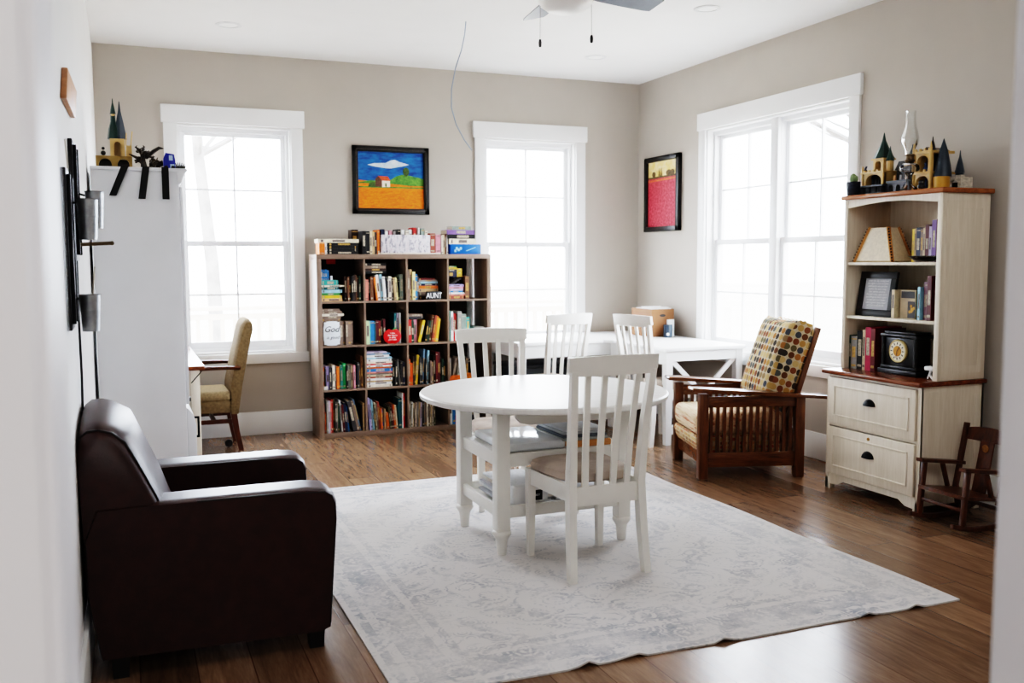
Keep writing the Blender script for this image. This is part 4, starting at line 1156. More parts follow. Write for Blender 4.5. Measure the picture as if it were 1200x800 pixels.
# ------------------------------------------------------------------ file cabinet with hutch
CX0, CX1, CY0, CY1 = 3.985, 4.455, 3.87, 4.617
O = (4.22, 4.24, 0)
hc = thing('hutch_cabinet', 'cream two-drawer cabinet with open shelf hutch and chestnut tops', 'cabinet', O)
mb = MB(O)
mb.box(CX0 + .016, CX1, CY0, CY0 + .018, .05, .716); mb.box(CX0 + .016, CX1, CY1 - .018, CY1, .05, .716); mb.box(CX1 - .012, CX1, CY0, CY1, .05, .716)
mb.box(CX0 + .014, CX0 + .03, CY0, CY0 + .028, 0, .716, .003); mb.box(CX0 + .014, CX0 + .03, CY1 - .028, CY1, 0, .716, .003); mb.box(CX0 + .02, CX1, CY0 + .018, CY1 - .018, .085, .1)
for x in (CX0 + .014, CX1 - .04):
    for y in (CY0, CY1 - .04): mb.box(x, x + .04, y, y + .04, 0, .07, .002)
mb.prism([(CY0 + .03, .095), (CY0 + .03, .03), (CY0 + .1, .035), (CY0 + .15, .062), (CY1 - .15, .062), (CY1 - .1, .035), (CY1 - .03, .03), (CY1 - .03, .095)], 'yz', CX0 + .016, CX0 + .03)
mb.box(CX0 + .03, CX1 - .03, CY0 - .002, CY0, .1, .13); mb.box(CX0 + .03, CX1 - .03, CY0 - .002, CY0, .655, .685)
mb.box(CX0 + .03, CX0 + .06, CY0 - .002, CY0, .13, .655); mb.box(CX1 - .06, CX1 - .03, CY0 - .002, CY0, .13, .655)
mb.box(CX0 + .016, CX0 + .03, CY0 + .028, CY1 - .028, .398, .412); mb.box(CX0 + .016, CX0 + .03, CY0 + .028, CY1 - .028, .700, .716)
mb.build('carcass', m_cab, hc)
mb = MB(O); mb.box(CX0 - .022, CX1 + .012, CY0 - .018, CY1 + .018, .716, .742, .008, seg=3); mb.build('cabinet_top', m_cabtop, hc)
for k, (z0, z1) in enumerate(((.412, .70), (.1, .396))):
    mb = MB(O); mb.box(CX0, CX0 + .02, CY0 + .03, CY1 - .03, z0 + .003, z1 - .003, .002)
    a0, a1, b0, b1 = CY0 + .075, CY1 - .075, z0 + .05, z1 - .05
    for q in ((a0, a1, b0, b0 + .011), (a0, a1, b1 - .011, b1), (a0, a0 + .011, b0, b1), (a1 - .011, a1, b0, b1)): mb.box(CX0 - .006, CX0 + .001, q[0], q[1], q[2], q[3], .003)
    dr = mb.build('drawer', m_cab, hc)
    zc = (z0 + z1) / 2 + .02; yc = (CY0 + CY1) / 2
    mb = MB(O); loops = []
    for k_, xo in ((1.12, .001), (1.1, -.003), (1.0, -.004), (.96, -.012), (.82, -.019), (.5, -.024), (.1, -.026)):
        loops.append([(CX0 + xo, yc - .042 * k_ * math.cos(PI * q / 12), zc - .014 + .036 * k_ * math.sin(PI * q / 12)) for q in range(13)])
    mb.loft(loops); mb.build('cup_pull', m_iron, dr)
    if k == 1:
        mb = MB(O); mb.lathe([(.001, -.004), (.009, -.004), (.01, 0), (.01, .004)], (CX0 - .001, yc, z1 - .03), 16, 'x'); mb.build('keyhole', m_brass, dr)
HX = 4.105
for y in (CY0, CY1 - .02):
    mb = MB(O); mb.box(HX, CX1, y, y + .02, .7425, 1.772, .002)
    mb.box(HX - .004, HX + .016, y - .004, y + .03 if y == CY0 else y + .024, .7425, 1.772, .003)
    if y == CY0:
        for q in ((.78, .82), (1.69, 1.73)): mb.box(HX + .03, CX1 - .03, y - .002, y, *q)
        mb.box(HX + .03, HX + .06, y - .002, y, .82, 1.69); mb.box(CX1 - .06, CX1 - .03, y - .002, y, .82, 1.69)
    mb.build('side_panel', m_cab, hc)
mb = MB(O); mb.box(CX1 - .012, CX1, CY0 + .02, CY1 - .02, .7425, 1.772); mb.build('back_panel', m_cab, hc)
SH = (1.378, 1.052)
for z in SH:
    mb = MB(O); mb.box(HX + .008, CX1 - .012, CY0 + .02, CY1 - .02, z, z + .018, .003); mb.build('shelf', m_cab, hc)
mb = MB(O); n = 12
mb.prism([(CY0 + .02, 1.772), (CY1 - .02, 1.772)] + [(CY1 - .02 - (CY1 - CY0 - .04) * i / n, 1.722 + .026 * math.sin(PI * i / n)) for i in range(n + 1)], 'yz', HX, HX + .018); mb.build('arched_valance', m_cab, hc)
mb = MB(O); mb.box(HX - .024, CX1 + .012, CY0 - .02, CY1 + .02, 1.772, 1.80, .008, seg=3); mb.build('crown_top', m_cabtop2, hc)

# things in the hutch -------------------------------------------------
def hbook(yl, z, w, h, d, c, label, xin=.03, lean=0):
    mb, mats = book_mesh(w, h, d, c)
    o = place_book(mb, mats, label, (HX + xin, yl, z + .0006), (0, lean, -PI / 2), 'books in the hutch')
    return o
z = SH[0] + .018
yy = 4.178
for k, (c, w, h) in enumerate([('yellow', .016, .19), ('tan', .012, .192), ('navy', .03, .196), ('taupe', .018, .19), ('beige', .014, .192), ('burgundy', .026, .21), ('lilac', .018, .2), ('purple', .03, .235), ('burgundy', .026, .24), ('mauve', .016, .22), ('tan', .012, .15)]):
    hbook(yy, z, w, h, .16, c, '%s book in the hutch top shelf row, %s from the lampshade' % (c, ORD[k]), .10); yy -= w + .0012
m_shade = M('cream linen shade', (244, 234, 214), .85, var=.04, vs=60, bump=.2)
ls = thing('lamp_shade', 'cream pyramid lampshade with beaded wood edges on the hutch shelf', 'lampshade', (HX + .14, 4.44, z + .0006), math.radians(-78))
def frustum(b, t_, h0, h1, yb=None, yt=None):
    yb = yb or b; yt = yt or t_
    return [[(-b, -yb, h0), (b, -yb, h0), (b, yb, h0), (-b, yb, h0)], [(-t_, -yt, h1), (t_, -yt, h1), (t_, yt, h1), (-t_, yt, h1)]]
mb = MB(); mb.loft(frustum(.127, .062, .004, .205, .1, .05)); mb.build('linen_panel', m_shade, ls, ang=.2)
mb = MB()
for sx in (-1, 1):
    for sy in (-1, 1): mb.beam((sx * .130, sy * .103, 0), (sx * .063, sy * .051, .208), .02, .014)
eb = mb.build('wood_edge', wood('ash edge', (176, 120, 62), (206, 152, 90), (3, 3, 3), .5), ls)
for sx in (-1, 1):
    for sy in (-1, 1):
        mb = MB()
        for k in range(12):
            f = (k + .5) / 12
            mb.sphere((sx * (.132 - .067 * f + .004), sy * (.105 - .052 * f + .006), .205 * f), .006, n=4)
        mb.build('bead_trim', m_toyd, eb)
mb = MB(); mb.tube([(sx_ * .128, sy_ * .101, .004) for sx_, sy_ in ((-1, -1), (1, -1), (1, 1), (-1, 1), (-1, -1))], .004, 6); mb.build('lower_rim', m_cushion_edge, ls)
mb = MB(); pr = [(.02, .0008), (.06, .003), (.1, .018), (.118, .034), (.116, .036), (.098, .021), (.058, .007), (.02, .005)]
mb.lathe(pr, n=32)
o = mb.build('glass_dish', m_clear); o.location = (HX + .05 - .0, 4.03, z + .0006); o.scale = (.42, 1, 1)
tag(o, 'shallow clear glass dish in front of the hutch books', 'dish')
# middle shelf
z = SH[1] + .018
ff = thing('framed_text', 'black square frame with handwritten text on the hutch middle shelf', 'picture frame', (HX + .06, 4.43, z + .0006), -PI / 2)
Fm = Matrix.Rotation(math.radians(-9), 4, 'X')
S = .272
mb = MB()
for a in ((-.148, .148, 0, .042), (-.148, .148, S - .042, S), (-.148, -.104, .042, S - .042), (.104, .148, .042, S - .042)): mb.box(a[0], a[1], 0, .018, a[2], a[3], .003)
mb.xf(Fm); mb.build('frame', m_black, ff)
mb = MB(); mb.box(-.105, .105, .006, .01, .04, S - .04); mb.xf(Fm); pg = mb.build('page', M('grey page', (176, 178, 184), .6, var=.03), ff)
lines = ['when the day is long and', 'the night is slow to come', 'hold on to one another', 'and to the quiet song', 'that carries all of us', 'through every open door', 'and brings us home again', 'to rest and start anew', 'with hope in every hour', 'and love in all we do']
mb_rot = (PI / 2 - math.radians(9), 0, 0)
for i, s_ in enumerate(lines):
    zz = S - .055 - i * .0165
    p = Fm @ Vector((0, .0055, zz))
    text('handwriting', s_, .0165, m_paper, pg, p, mb_rot, .0004, shear=.3)
hbook(4.27, z, .022, .165, .12, 'beige', 'beige spined book between the text frame and the photo card', .05)
pc_ = thing('photo_card', 'small photo card of yellow flowers on the hutch middle shelf', 'photo', (HX + .07, 4.165, z + .0006), -PI / 2)
mb = MB(); mb.box(-.058, .058, 0, .006, 0, .165, .001); mb.build('card', M('tan photo paper', (170, 150, 120), .5, var=.1), pc_)
mb = MB(); mb.box(-.05, .05, -.001, 0, .118, .158); mb.box(.0, .055, -.001, 0, .005, .1); mb.mi = 1
for k in range(9):
    a = rb.uniform(0, 6.28); r_ = rb.uniform(0, .022)
    mb.sphere((.03 + r_ * math.cos(a), -.001, .055 + r_ * math.sin(a)), .009, sy=.2, n=5)
mb.build('picture', [M('photo dark', (40, 30, 26), .5), M('photo yellow', (190, 140, 40), .5)], pc_)
hbook(4.055, z, .018, .185, .14, 'light blue', 'light blue book right of the photo card', .03)
hbook(4.03, z, .03, .215, .15, 'mauve', 'mauve book between the light blue and dark books', .05)
hbook(3.988, z, .03, .25, .15, 'burgundy', 'dark burgundy book tallest on the hutch middle shelf', .03)
hbook(3.945, z, .03, .26, .15, 'black', 'black book against the hutch side, middle shelf', .06)
# lower level
z = .742
yy = 4.592
for c, w, h, nm in [('dark green', .014, .205, 'dark green book at the far end of the hutch base'), ('grey', .05, .2, 'wide grey spined book on the hutch base'), ('black', .046, .235, 'broad black binder on the hutch base'), ('beige', .022, .245, 'beige book between black binder and magenta album'), ('magenta', .044, .262, 'tall magenta album beside the mantel clock'), ('dark red', .034, .255, 'dark red book behind the mantel clock')]:
    hbook(yy, z, w, h, .24 if c in ('magenta', 'dark red') else .17, c, nm, .035); yy -= w + .001
ck = thing('mantel_clock', 'black mantel clock with cream and gold dial in the hutch', 'clock', (HX + .05, 4.2, z + .0006), -PI / 2)
mb = MB(); mb.box(-.15, .15, -.02, .14, 0, .03, .004); mb.box(-.138, .138, -.01, .13, .03, .05, .004); mb.box(-.118, .118, 0, .12, .05, .215, .004); mb.box(-.14, .14, -.012, .132, .215, .235, .005); mb.box(-.12, .12, 0, .12, .235, .25, .004)
for sx in (-1, 1): mb.lathe([(.012, .05), (.012, .215)], (sx * .122, 0, 0), 12)
mb.build('clock_case', M('black slate', (12, 11, 11), .3, var=.1), ck)
mb = MB(); mb.lathe([(.001, -.012), (.058, -.012), (.064, -.016), (.068, -.012), (.068, .004)], (0, 0, .138), 40, 'y'); bz = mb.build('bezel', M('brass bezel', (196, 178, 128), .35, .4), ck)
mb = MB(); mb.lathe([(.001, -.0145), (.056, -.0145), (.057, -.012)], (0, 0, .138), 40, 'y'); dl = mb.build('dial', M('cream dial', (232, 224, 198), .5), bz)
mb = MB(); mb.lathe([(.001, -.016), (.03, -.016), (.031, -.014)], (0, 0, .138), 32, 'y'); mb.build('dial_center', M('gold dial centre', (168, 118, 44), .4, .5, var=.2, vs=60), bz)
mb = MB()
for k in range(12):
    a = k * PI / 6
    mb.beam((math.sin(a) * .038, -.0152, .138 + math.cos(a) * .038), (math.sin(a) * .051, -.0152, .138 + math.cos(a) * .051), .006, .0012, (0, 1, 0))
mb.beam((0, -.0175, .138), (.018, -.0175, .163), .004, .001, (0, 1, 0)); mb.beam((0, -.018, .138), (-.006, -.018, .1), .003, .001, (0, 1, 0))
mb.build('numeral_and_hands', m_black, bz)
cb = thing('charger_cable', 'white coiled charger cable at the near end of the hutch base', 'cable', (HX + .03, 3.945, z + .0006))
mb = MB(); mb.box(-.02, .03, -.03, .03, .052, .075, .006); mb.build('plug_block', m_paper, cb)
mb = MB(); mb.tube([(-.0, -.025 + .03 * math.sin(a * .35), .033 + .028 * math.cos(a * .35)) for a in range(17)] , .004, 6); mb.tube([(.012, -.02 + .03 * math.sin(a * .35), .033 + .029 * math.cos(a * .35)) for a in range(17)], .004, 6); mb.tube([(.0, .02, .004), (.0, .01, .03), (0, .0, .055)], .004, 6)
mb.build('cord', m_paper, cb)

# things on the hutch -------------------------------------------------
Z = 1.8006
def fit(o, dy=0, sx=1, sy=1, sz=1):
    o.scale = (sx, sy, sz); o.location.y += dy
def cone_roof(mb, x, y, z0, z1, r, n=8): mb.lathe([(r, z0), (r * .55, z0 + (z1 - z0) * .45), (r * .2, z0 + (z1 - z0) * .75), (.002, z1)], (x, y, 0), n)
def arch_wall(mb, y0, y1, z0, z1, x, t, oy0, oy1, oz, holes=1):
    """tan wall in the yz plane with one arched opening (dark panel set behind)"""
    mb.box(x, x + t, y0, oy0, z0, z1); mb.box(x, x + t, oy1, y1, z0, z1); mb.box(x, x + t, oy0, oy1, oz, z1)
    c = (oy0 + oy1) / 2; r = (oy1 - oy0) / 2
    for s in (-1, 1):
        mb.prism([(c + s * r, oz - r)] + [(c + s * r * math.cos(a * PI / 12), oz - r + r * math.sin(a * PI / 12)) for a in range(7)] + [(c + s * r, oz)], 'yz', x, x + t)
pt = thing('succulent_pot', 'dark patterned pot with a small green cactus on the hutch end', 'plant', (4.135, 4.59, Z))
fit(pt, 0, .85, .85, .72)
mb = MB(); mb.lathe([(.036, 0), (.044, .01), (.05, .1), (.052, .115), (.046, .115), (.042, .1), (.04, .09)], n=10); mb.build('pot', M('dark blue toy pot', (44, 50, 62), .4, var=.3, vs=40), pt)
mb = MB(); mb.lathe([(.01, .08), (.022, .1), (.026, .14), (.02, .17), (.006, .185)], n=8); mb.lathe([(.006, .11), (.014, .13), (.012, .155), (.004, .165)], (.0, -.028, 0), 8); mb.build('cactus', M('pale green plant', (128, 146, 104), .6, var=.15), pt)
# tan toy castle
O = (4.25, 4.36, Z)
k1 = thing('toy_castle', 'tan toy brick castle with dark green pointed tower roof', 'toy castle', O)
mb = MB(O); mb.box(4.16, 4.40, 4.30, 4.50, Z, Z + .012)
mb.mi = 1
for j in range(4):
    y = 4.31 + j * .048
    mb.lathe([(.021, 0), (.021, .055), (.015, .065)], (4.185, y + .024, Z + .012), 8)
mb.mi = 0; mb.box(4.2, 4.4, 4.3, 4.50, Z + .012, Z + .085); mb.box(4.16, 4.22, 4.3, 4.5, Z + .07, Z + .085)
mb.build('rocky_base', [m_toyg, M('dark grey toy brick', (58, 62, 68), .4)], k1)
mb = MB(O); arch_wall(mb, 4.33, 4.50, Z + .085, Z + .20, 4.2, .02, 4.35, 4.47, Z + .185); mb.box(4.2, 4.36, 4.485, 4.50, Z + .085, Z + .2); mb.box(4.2, 4.36, 4.33, 4.345, Z + .085, Z + .2); mb.box(4.19, 4.37, 4.325, 4.505, Z + .195, Z + .21); mb.build('great_hall', m_tan, k1)
mb = MB(O)
for j in range(5): mb.box(4.192, 4.206, 4.335 + j * .034, 4.349 + j * .034, Z + .21, Z + .228)
for y in (4.335, 4.495): mb.lathe([(.008, Z + .085), (.008, Z + .235), (.002, Z + .27)], (4.198, y, 0), 6)
mb.build('battlement', m_tan, k1)
mb = MB(O)
for j in range(5): mb.lathe([(.005, Z + .088), (.008, Z + .12), (.004, Z + .15)], (4.25, 4.365 + j * .025, 0), 6)
mb.build('hall_pillars', m_toyg, k1)
mb = MB(O); mb.box(4.26, 4.27, 4.345, 4.485, Z + .086, Z + .19); mb.build('hall_interior', m_toyd, k1)
mb = MB(O); arch_wall(mb, 4.365, 4.445, Z + .21, Z + .325, 4.23, .015, 4.385, 4.43, Z + .305); mb.box(4.245, 4.31, 4.365, 4.38, Z + .21, Z + .325); mb.box(4.245, 4.31, 4.43, 4.445, Z + .21, Z + .325); mb.box(4.22, 4.32, 4.358, 4.452, Z + .318, Z + .33); tw = mb.build('tower', m_tan, k1)
mb = MB(O); mb.box(4.28, 4.29, 4.38, 4.43, Z + .21, Z + .318); mb.build('tower_interior', m_toyd, tw)
mb = MB(O); mb.lathe([(.062, Z + .33), (.045, Z + .38), (.026, Z + .44), (.012, Z + .49), (.002, Z + .565)], (4.27, 4.405, 0), 8); mb.build('tower_roof', m_teal_roof, tw)
mb = MB(O); mb.lathe([(.02, Z + .21), (.02, Z + .30)], (4.25, 4.335, 0), 8); mb.mi = 1; cone_roof(mb, 4.25, 4.335, Z + .3, Z + .43, .024); mb.build('turret', [m_tan, m_teal_roof], k1)
mb = MB(O); mb.sphere((4.21, 4.485, Z + .225), .014, n=5); mb.tube([(4.21, 4.485, Z + .21), (4.21, 4.485, Z + .245), (4.205, 4.47, Z + .265)], .006, 5); mb.build('toy_figure', M('dark blue toy', (40, 44, 70), .4), k1)
fit(k1, .08, 1, 1.05, .66)
# middle: grey viaduct with dark house
O = (4.2, 4.19, Z)
k2 = thing('toy_viaduct', 'grey toy brick bridge with arches behind the oil lamp', 'toy castle', O)
mb = MB(O)
for j in range(3): arch_wall(mb, 4.125 + j * .056, 4.181 + j * .056, Z, Z + .085, 4.2, .03, 4.135 + j * .056, 4.171 + j * .056, Z + .065)
mb.box(4.19, 4.38, 4.12, 4.295, Z + .085, Z + .1); mb.build('arches', m_toyg, k2)
mb = MB(O); mb.box(4.26, 4.36, 4.13, 4.285, Z + .1, Z + .19); mb.lathe([(.02, Z + .1), (.02, Z + .28)], (4.24, 4.145, 0), 8); mb.prism([(4.125, Z + .19), (4.29, Z + .19), (4.26, Z + .26), (4.155, Z + .26)], 'yz', 4.25, 4.37); mb.build('dark_house', m_toyd, k2)
mb = MB(O); cone_roof(mb, 4.24, 4.145, Z + .28, Z + .38, .026); mb.build('turret_roof', m_slate, k2)
for j, cc in enumerate(((206, 180, 160), (190, 190, 196), (226, 176, 130))):
    mb = MB(O); mb.lathe([(.008, 0), (.009, .02), (.006, .026), (.008, .034), (.005, .044)], (4.215, 4.16 + j * .045, Z + .1), 6); mb.build('toy_figure', M('toy figure %d' % j, cc, .4), k2)
fit(k2, .085, 1, 1, .72)
# oil lamp
ol = thing('oil_lamp', 'clear glass oil lamp with tall chimney on the hutch', 'oil lamp', (4.14, 4.15, Z))
fit(ol, 0, .9, .9, .85)
mb = MB(); mb.lathe([(.05, 0), (.052, .008), (.046, .02), (.026, .034), (.018, .05), (.016, .085), (.02, .105), (.03, .118)], n=24); mb.build('pedestal', m_clear, ol)
mb = MB(); mb.lathe([(.03, .118), (.055, .128), (.06, .145), (.057, .165), (.04, .18), (.024, .186)], n=24); mb.build('oil_font', m_clear, ol)
mb = MB(); mb.lathe([(.022, .186), (.03, .192), (.032, .2), (.026, .206), (.026, .228), (.03, .232), (.028, .24)], n=20); mb.build('burner', M('burner brass', (110, 92, 70), .4, .7), ol)
mb = MB(); mb.lathe([(.027, .24), (.03, .27), (.042, .3), (.051, .325), (.051, .35), (.044, .385), (.034, .42), (.03, .45), (.0285, .5), (.031, .523)], n=28, cap=False); mb.build('chimney', m_clear, ol)
# right castle
O = (4.25, 4.0, Z)
k3 = thing('toy_castle', 'tan toy brick castle with slate spire right of the oil lamp', 'toy castle', O)
mb = MB(O); arch_wall(mb, 3.955, 4.075, Z + .012, Z + .125, 4.2, .02, 3.97, 4.06, Z + .105); mb.box(4.19, 4.38, 3.95, 4.08, Z, Z + .012); mb.box(4.19, 4.38, 3.95, 4.08, Z + .118, Z + .134); mb.box(4.22, 4.36, 4.065, 4.075, Z, Z + .12)
arch_wall(mb, 3.955, 4.075, Z + .134, Z + .27, 4.2, .02, 3.975, 4.055, Z + .25); mb.box(4.22, 4.36, 4.065, 4.075, Z + .134, Z + .27); mb.box(4.19, 4.37, 3.95, 4.08, Z + .265, Z + .283); mb.build('gallery', m_tan, k3)
mb = MB(O)
for zz in (Z + .134, Z + .283):
    for j in range(4): mb.box(4.188, 4.2, 3.955 + j * .033, 3.967 + j * .033, zz, zz + .016)
for y in (3.953, 4.077): mb.lathe([(.008, Z), (.008, Z + .3), (.002, Z + .345)], (4.196, y, 0), 6)
mb.build('battlement', m_tan, k3)
mb = MB(O)
for q, (y, zz) in enumerate(((3.985, Z + .013), (4.03, Z + .013), (3.995, Z + .135), (4.035, Z + .135))): mb.lathe([(.012, zz), (.014, zz + .03), (.006, zz + .05), (.01, zz + .06), (.003, zz + .075)], (4.245, y, 0), 6)
mb.build('gallery_figures', M('blue grey toy', (66, 84, 120), .4, var=.5, vs=70), k3)
mb = MB(O); mb.box(4.28, 4.29, 3.96, 4.065, Z + .013, Z + .118); mb.box(4.28, 4.29, 3.96, 4.065, Z + .135, Z + .264); mb.build('gallery_interior', m_toyd, k3)
mb = MB(O); mb.prism([(3.96, Z + .283), (4.05, Z + .283), (4.0, Z + .31)], 'yz', 4.21, 4.35); cone_roof(mb, 4.22, 3.965, Z + .283, Z + .38, .018); mb.build('ridge_roof', m_toyd, k3)
mb = MB(O); mb.lathe([(.045, Z), (.045, Z + .09)], (4.24, 3.915, 0), 10); t3 = mb.build('round_tower', M('amber toy brick', (196, 150, 60), .35), k3)
mb = MB(O); mb.lathe([(.048, Z + .09), (.04, Z + .17), (.024, Z + .27), (.002, Z + .36)], (4.25, 3.915, 0), 10); mb.build('spire', m_slate, t3)
mb = MB(O); mb.sphere((4.17, 3.99, Z + .025), .022, n=6); mb.sphere((4.165, 3.985, Z + .055), .016, n=6); mb.build('toy_figure', M('black white toy', (60, 60, 64), .4, var=.5, vs=80), k3)
fit(k3, .1, 1, 1, .78)
O = (4.36, 3.905, Z)
k4 = thing('toy_tower', 'small white toy ruin with grey spire at the near hutch end', 'toy castle', O)
mb = MB(O); arch_wall(mb, 3.865, 3.955, Z, Z + .1, 4.33, .015, 3.885, 3.94, Z + .075); mb.box(4.345, 4.42, 3.865, 3.88, Z, Z + .1); mb.box(4.33, 4.36, 3.865, 3.9, Z + .1, Z + .115); mb.build('ruin_wall', M('white toy brick', (206, 200, 186), .4, var=.12, vs=60), k4)
mb = MB(O); mb.lathe([(.022, Z + .115), (.022, Z + .135)], (4.35, 3.892, 0), 8); cone_roof(mb, 4.35, 3.892, Z + .135, Z + .31, .026); mb.build('spire', m_slate, k4)
mb = MB(O); mb.box(4.36, 4.40, 3.88, 3.95, Z, Z + .06); mb.build('ruin_interior', m_toyd, k4)
fit(k4, .1, 1, 1, .7)

# ------------------------------------------------------------------ child's rocking chair
O = (4.1, 3.68, 0)
rk = thing('rocking_chair', 'small brown wooden child\'s rocking chair beside the cream cabinet', 'rocking chair', O)
YN, YF = 3.525, 3.81
for y in (YN, YF):
    mb = MB(O); pts = []
    ctr = 4.10; Rr = .75
    top, bot = [], []
    for i in range(15):
        x = 3.875 + .5 * i / 14
        zz = Rr - math.sqrt(Rr * Rr - (x - ctr) ** 2)
        bot.append((x, zz + .0005)); top.append((x, zz + .026))
    mb.prism(bot + top[::-1], 'xz', y - .012, y + .012, .003); mb.build('rocker', m_rock, rk)
    mb = MB(O); mb.beam((3.945, y, .035), (3.972, y, .325), .026, .026, (0, 1, 0), .004); mb.build('leg', m_rock, rk)
    mb = MB(O); mb.beam((4.235, y, .03), (4.205, y, .17), .026, .026, (0, 1, 0), .004); mb.build('leg', m_rock, rk)
    mb = MB(O); mb.beam((4.195, y, .12), (4.275, y, .515), .026, .024, (0, 1, 0), .004); mb.build('back_post', m_rock, rk)
    mb = MB(O); mb.prism([(3.935, .325), (4.25, .285), (4.25, .303), (3.935, .344)], 'xz', y - .024, y + .024, .004); mb.build('arm', m_rock, rk)
    mb = MB(O); mb.beam((4.10, y, .31), (4.145, y, .17), .02, .02, (0, 1, 0), .003); mb.build('arm_spindle', m_rock, rk)
mb = MB(O); mb.prism([(3.94, .178), (4.22, .142), (4.22, .16), (3.94, .197)], 'xz', YN - .01, YF + .01, .004); mb.build('seat', m_rock, rk)
mb = MB(O); loops = []
for i in range(9):
    u = -1 + i / 4
    y = (YN + YF) / 2 + u * (YF - YN) / 2
    xo = .012 * (1 - u * u)
    zt = .488 + .016 * (1 - u * u)
    loops.append([(4.258 + xo, y, .428), (4.274 + xo, y, .428), (4.288 + xo, y, zt), (4.272 + xo, y, zt)])
mb.loft(loops); mb.build('crest_rail', m_rock, rk)
mb = MB(O); mb.beam((4.215, (YN + YF) / 2, .155), (4.272, (YN + YF) / 2, .432), .012, .085, (0, 1, 0), .002)
sp = mb.build('splat', m_rock, rk)
mb = MB(O); mb.xf(Matrix.Identity(4)); mb.lathe([(.001, -.0085), (.02, -.008), (.022, -.004)], (4.258, (YN + YF) / 2, .395), 12, 'x'); mb.build('emblem', M('faded gold decal', (150, 106, 60), .6, var=.2, vs=60), sp)
for x, z in ((3.955, .12), (4.215, .1)):
    mb = MB(O); mb.beam((x, YN, z), (x, YF, z), .018, .018, (0, 0, 1), .003); mb.build('stretcher', m_rock, rk)

# ------------------------------------------------------------------ left side: tall white cabinet, desk, chair
WX1, WY0, WY1, WZ = .292, 5.52, 6.12, 1.905
O = (.06, 5.8, 0)
wc = thing('tall_cabinet', 'tall white cabinet with crown moulding against the left wall', 'cabinet', O)
mb = MB(O); mb.box(L + .018, WX1, WY0, WY1, 0, WZ, .004); mb.build('carcass', m_grayw, wc)
mb = MB(O); mb.prism([(WX1 - .01, WZ + .018), (WX1 + .045, WZ + .018), (WX1 + .045, WZ + .004), (WX1 + .03, WZ - .008), (WX1 + .022, WZ - .03), (WX1 + .012, WZ - .062), (WX1 - .002, WZ - .07), (WX1 - .01, WZ - .07)], 'xz', WY0 - .012, WY1 + .012, .002)
mb.box(L + .018, WX1, WY0 - .012, WY1 + .012, WZ, WZ + .018, .003); mb.build('crown_moulding', m_grayw, wc)
mb = MB(O); mb.box(WX1 + .001, WX1 + .018, WY0 + .01, WY1 - .01, .62, WZ - .08, .003); mb.build('door', m_grayw, wc)
dw = MB(O); dw.prism([(WX1 + .001, .04), (WX1 + .05, .04), (WX1 + .05, .50), (WX1 + .036, .56), (WX1 + .012, .592), (WX1 + .001, .6)], 'xz', WY0 + .012, WY1 - .012, .003); dw = dw.build('drawer', m_grayw, wc)
mb = MB(O); hx = WX1 + .05; hy = WY0 + .3
mb.box(hx, hx + .034, hy - .006, hy + .006, .492, .504); mb.box(hx, hx + .034, hy - .006, hy + .006, .378, .39); mb.box(hx + .024, hx + .036, hy - .006, hy + .006, .378, .504); mb.build('handle', m_iron, dw)
mb = MB(O); mb.box(WX1 + .012, WX1 + .04, WY0 + .25, WY0 + .31, .6, .625, .004); mb.build('catch', m_black, wc)
m_strap = M('black webbing', (10, 10, 10), .7, var=.1)
for k, (x0, x1, ln, nm) in enumerate(((.02, -.045, .155, 'slanted black strap over the tall cabinet, nearest the left wall'), (.125, .10, .17, 'middle black strap hanging over the tall cabinet top'), (.222, .222, .17, 'black strap over the tall cabinet nearest its crown'))):
    yf = WY0 - .0135; zt = WZ + .0186
    mb = MB((x0, yf, zt)); w = .018
    mb.loft([[(x0 - w, yf + .24, zt), (x0 + w, yf + .24, zt), (x0 + w, yf + .24, zt + .003), (x0 - w, yf + .24, zt + .003)],
             [(x0 - w, yf - .0005, zt), (x0 + w, yf - .0005, zt), (x0 + w, yf - .0035, zt + .003), (x0 - w, yf - .0035, zt + .003)],
             [(x1 - w, yf - .0005, zt - ln), (x1 + w, yf - .0005, zt - ln), (x1 + w, yf - .0035, zt - ln), (x1 - w, yf - .0035, zt - ln)]])
    tag(mb.build('hanging_strap', m_strap), nm, 'strap', 'black straps on the tall cabinet')
# toys on the tall cabinet
Z = WZ + .0186
O = (-.02, 5.66, Z)
k5 = thing('toy_castle', 'tan toy castle with two thin spires on the tall white cabinet', 'toy castle', O)
mb = MB(O)
def arch_x(mb, x0, x1, z0, z1, y, t, o0, o1, oz):
    mb.box(x0, o0, y, y + t, z0, z1); mb.box(o1, x1, y, y + t, z0, z1); mb.box(o0, o1, y, y + t, oz, z1)
    c = (o0 + o1) / 2; r = (o1 - o0) / 2
    for s in (-1, 1): mb.prism([(c + s * r, oz - r)] + [(c + s * r * math.cos(a * PI / 12), oz - r + r * math.sin(a * PI / 12)) for a in range(7)] + [(c + s * r, oz)], 'xz', y, y + t)
arch_x(mb, -.125, -.03, Z, Z + .07, 5.66, .02, -.11, -.045, Z + .055); arch_x(mb, -.03, .06, Z, Z + .07, 5.66, .02, -.015, .045, Z + .055); mb.box(-.125, .06, 5.68, 5.74, Z + .055, Z + .07)
mb.build('arcade', M('olive tan brick', (150, 122, 66), .35, var=.1), k5)
mb = MB(O); mb.box(-.12, .055, 5.72, 5.73, Z, Z + .055); mb.build('arcade_interior', m_toyd, k5)
mb = MB(O); arch_x(mb, -.05, .025, Z + .07, Z + .165, 5.67, .015, -.03, .005, Z + .15); mb.box(-.05, -.035, 5.685, 5.73, Z + .07, Z + .165); mb.box(.01, .025, 5.685, 5.73, Z + .07, Z + .165); mb.box(-.05, .025, 5.73, 5.74, Z + .07, Z + .165); hb = mb.build('keep', m_tan, k5)
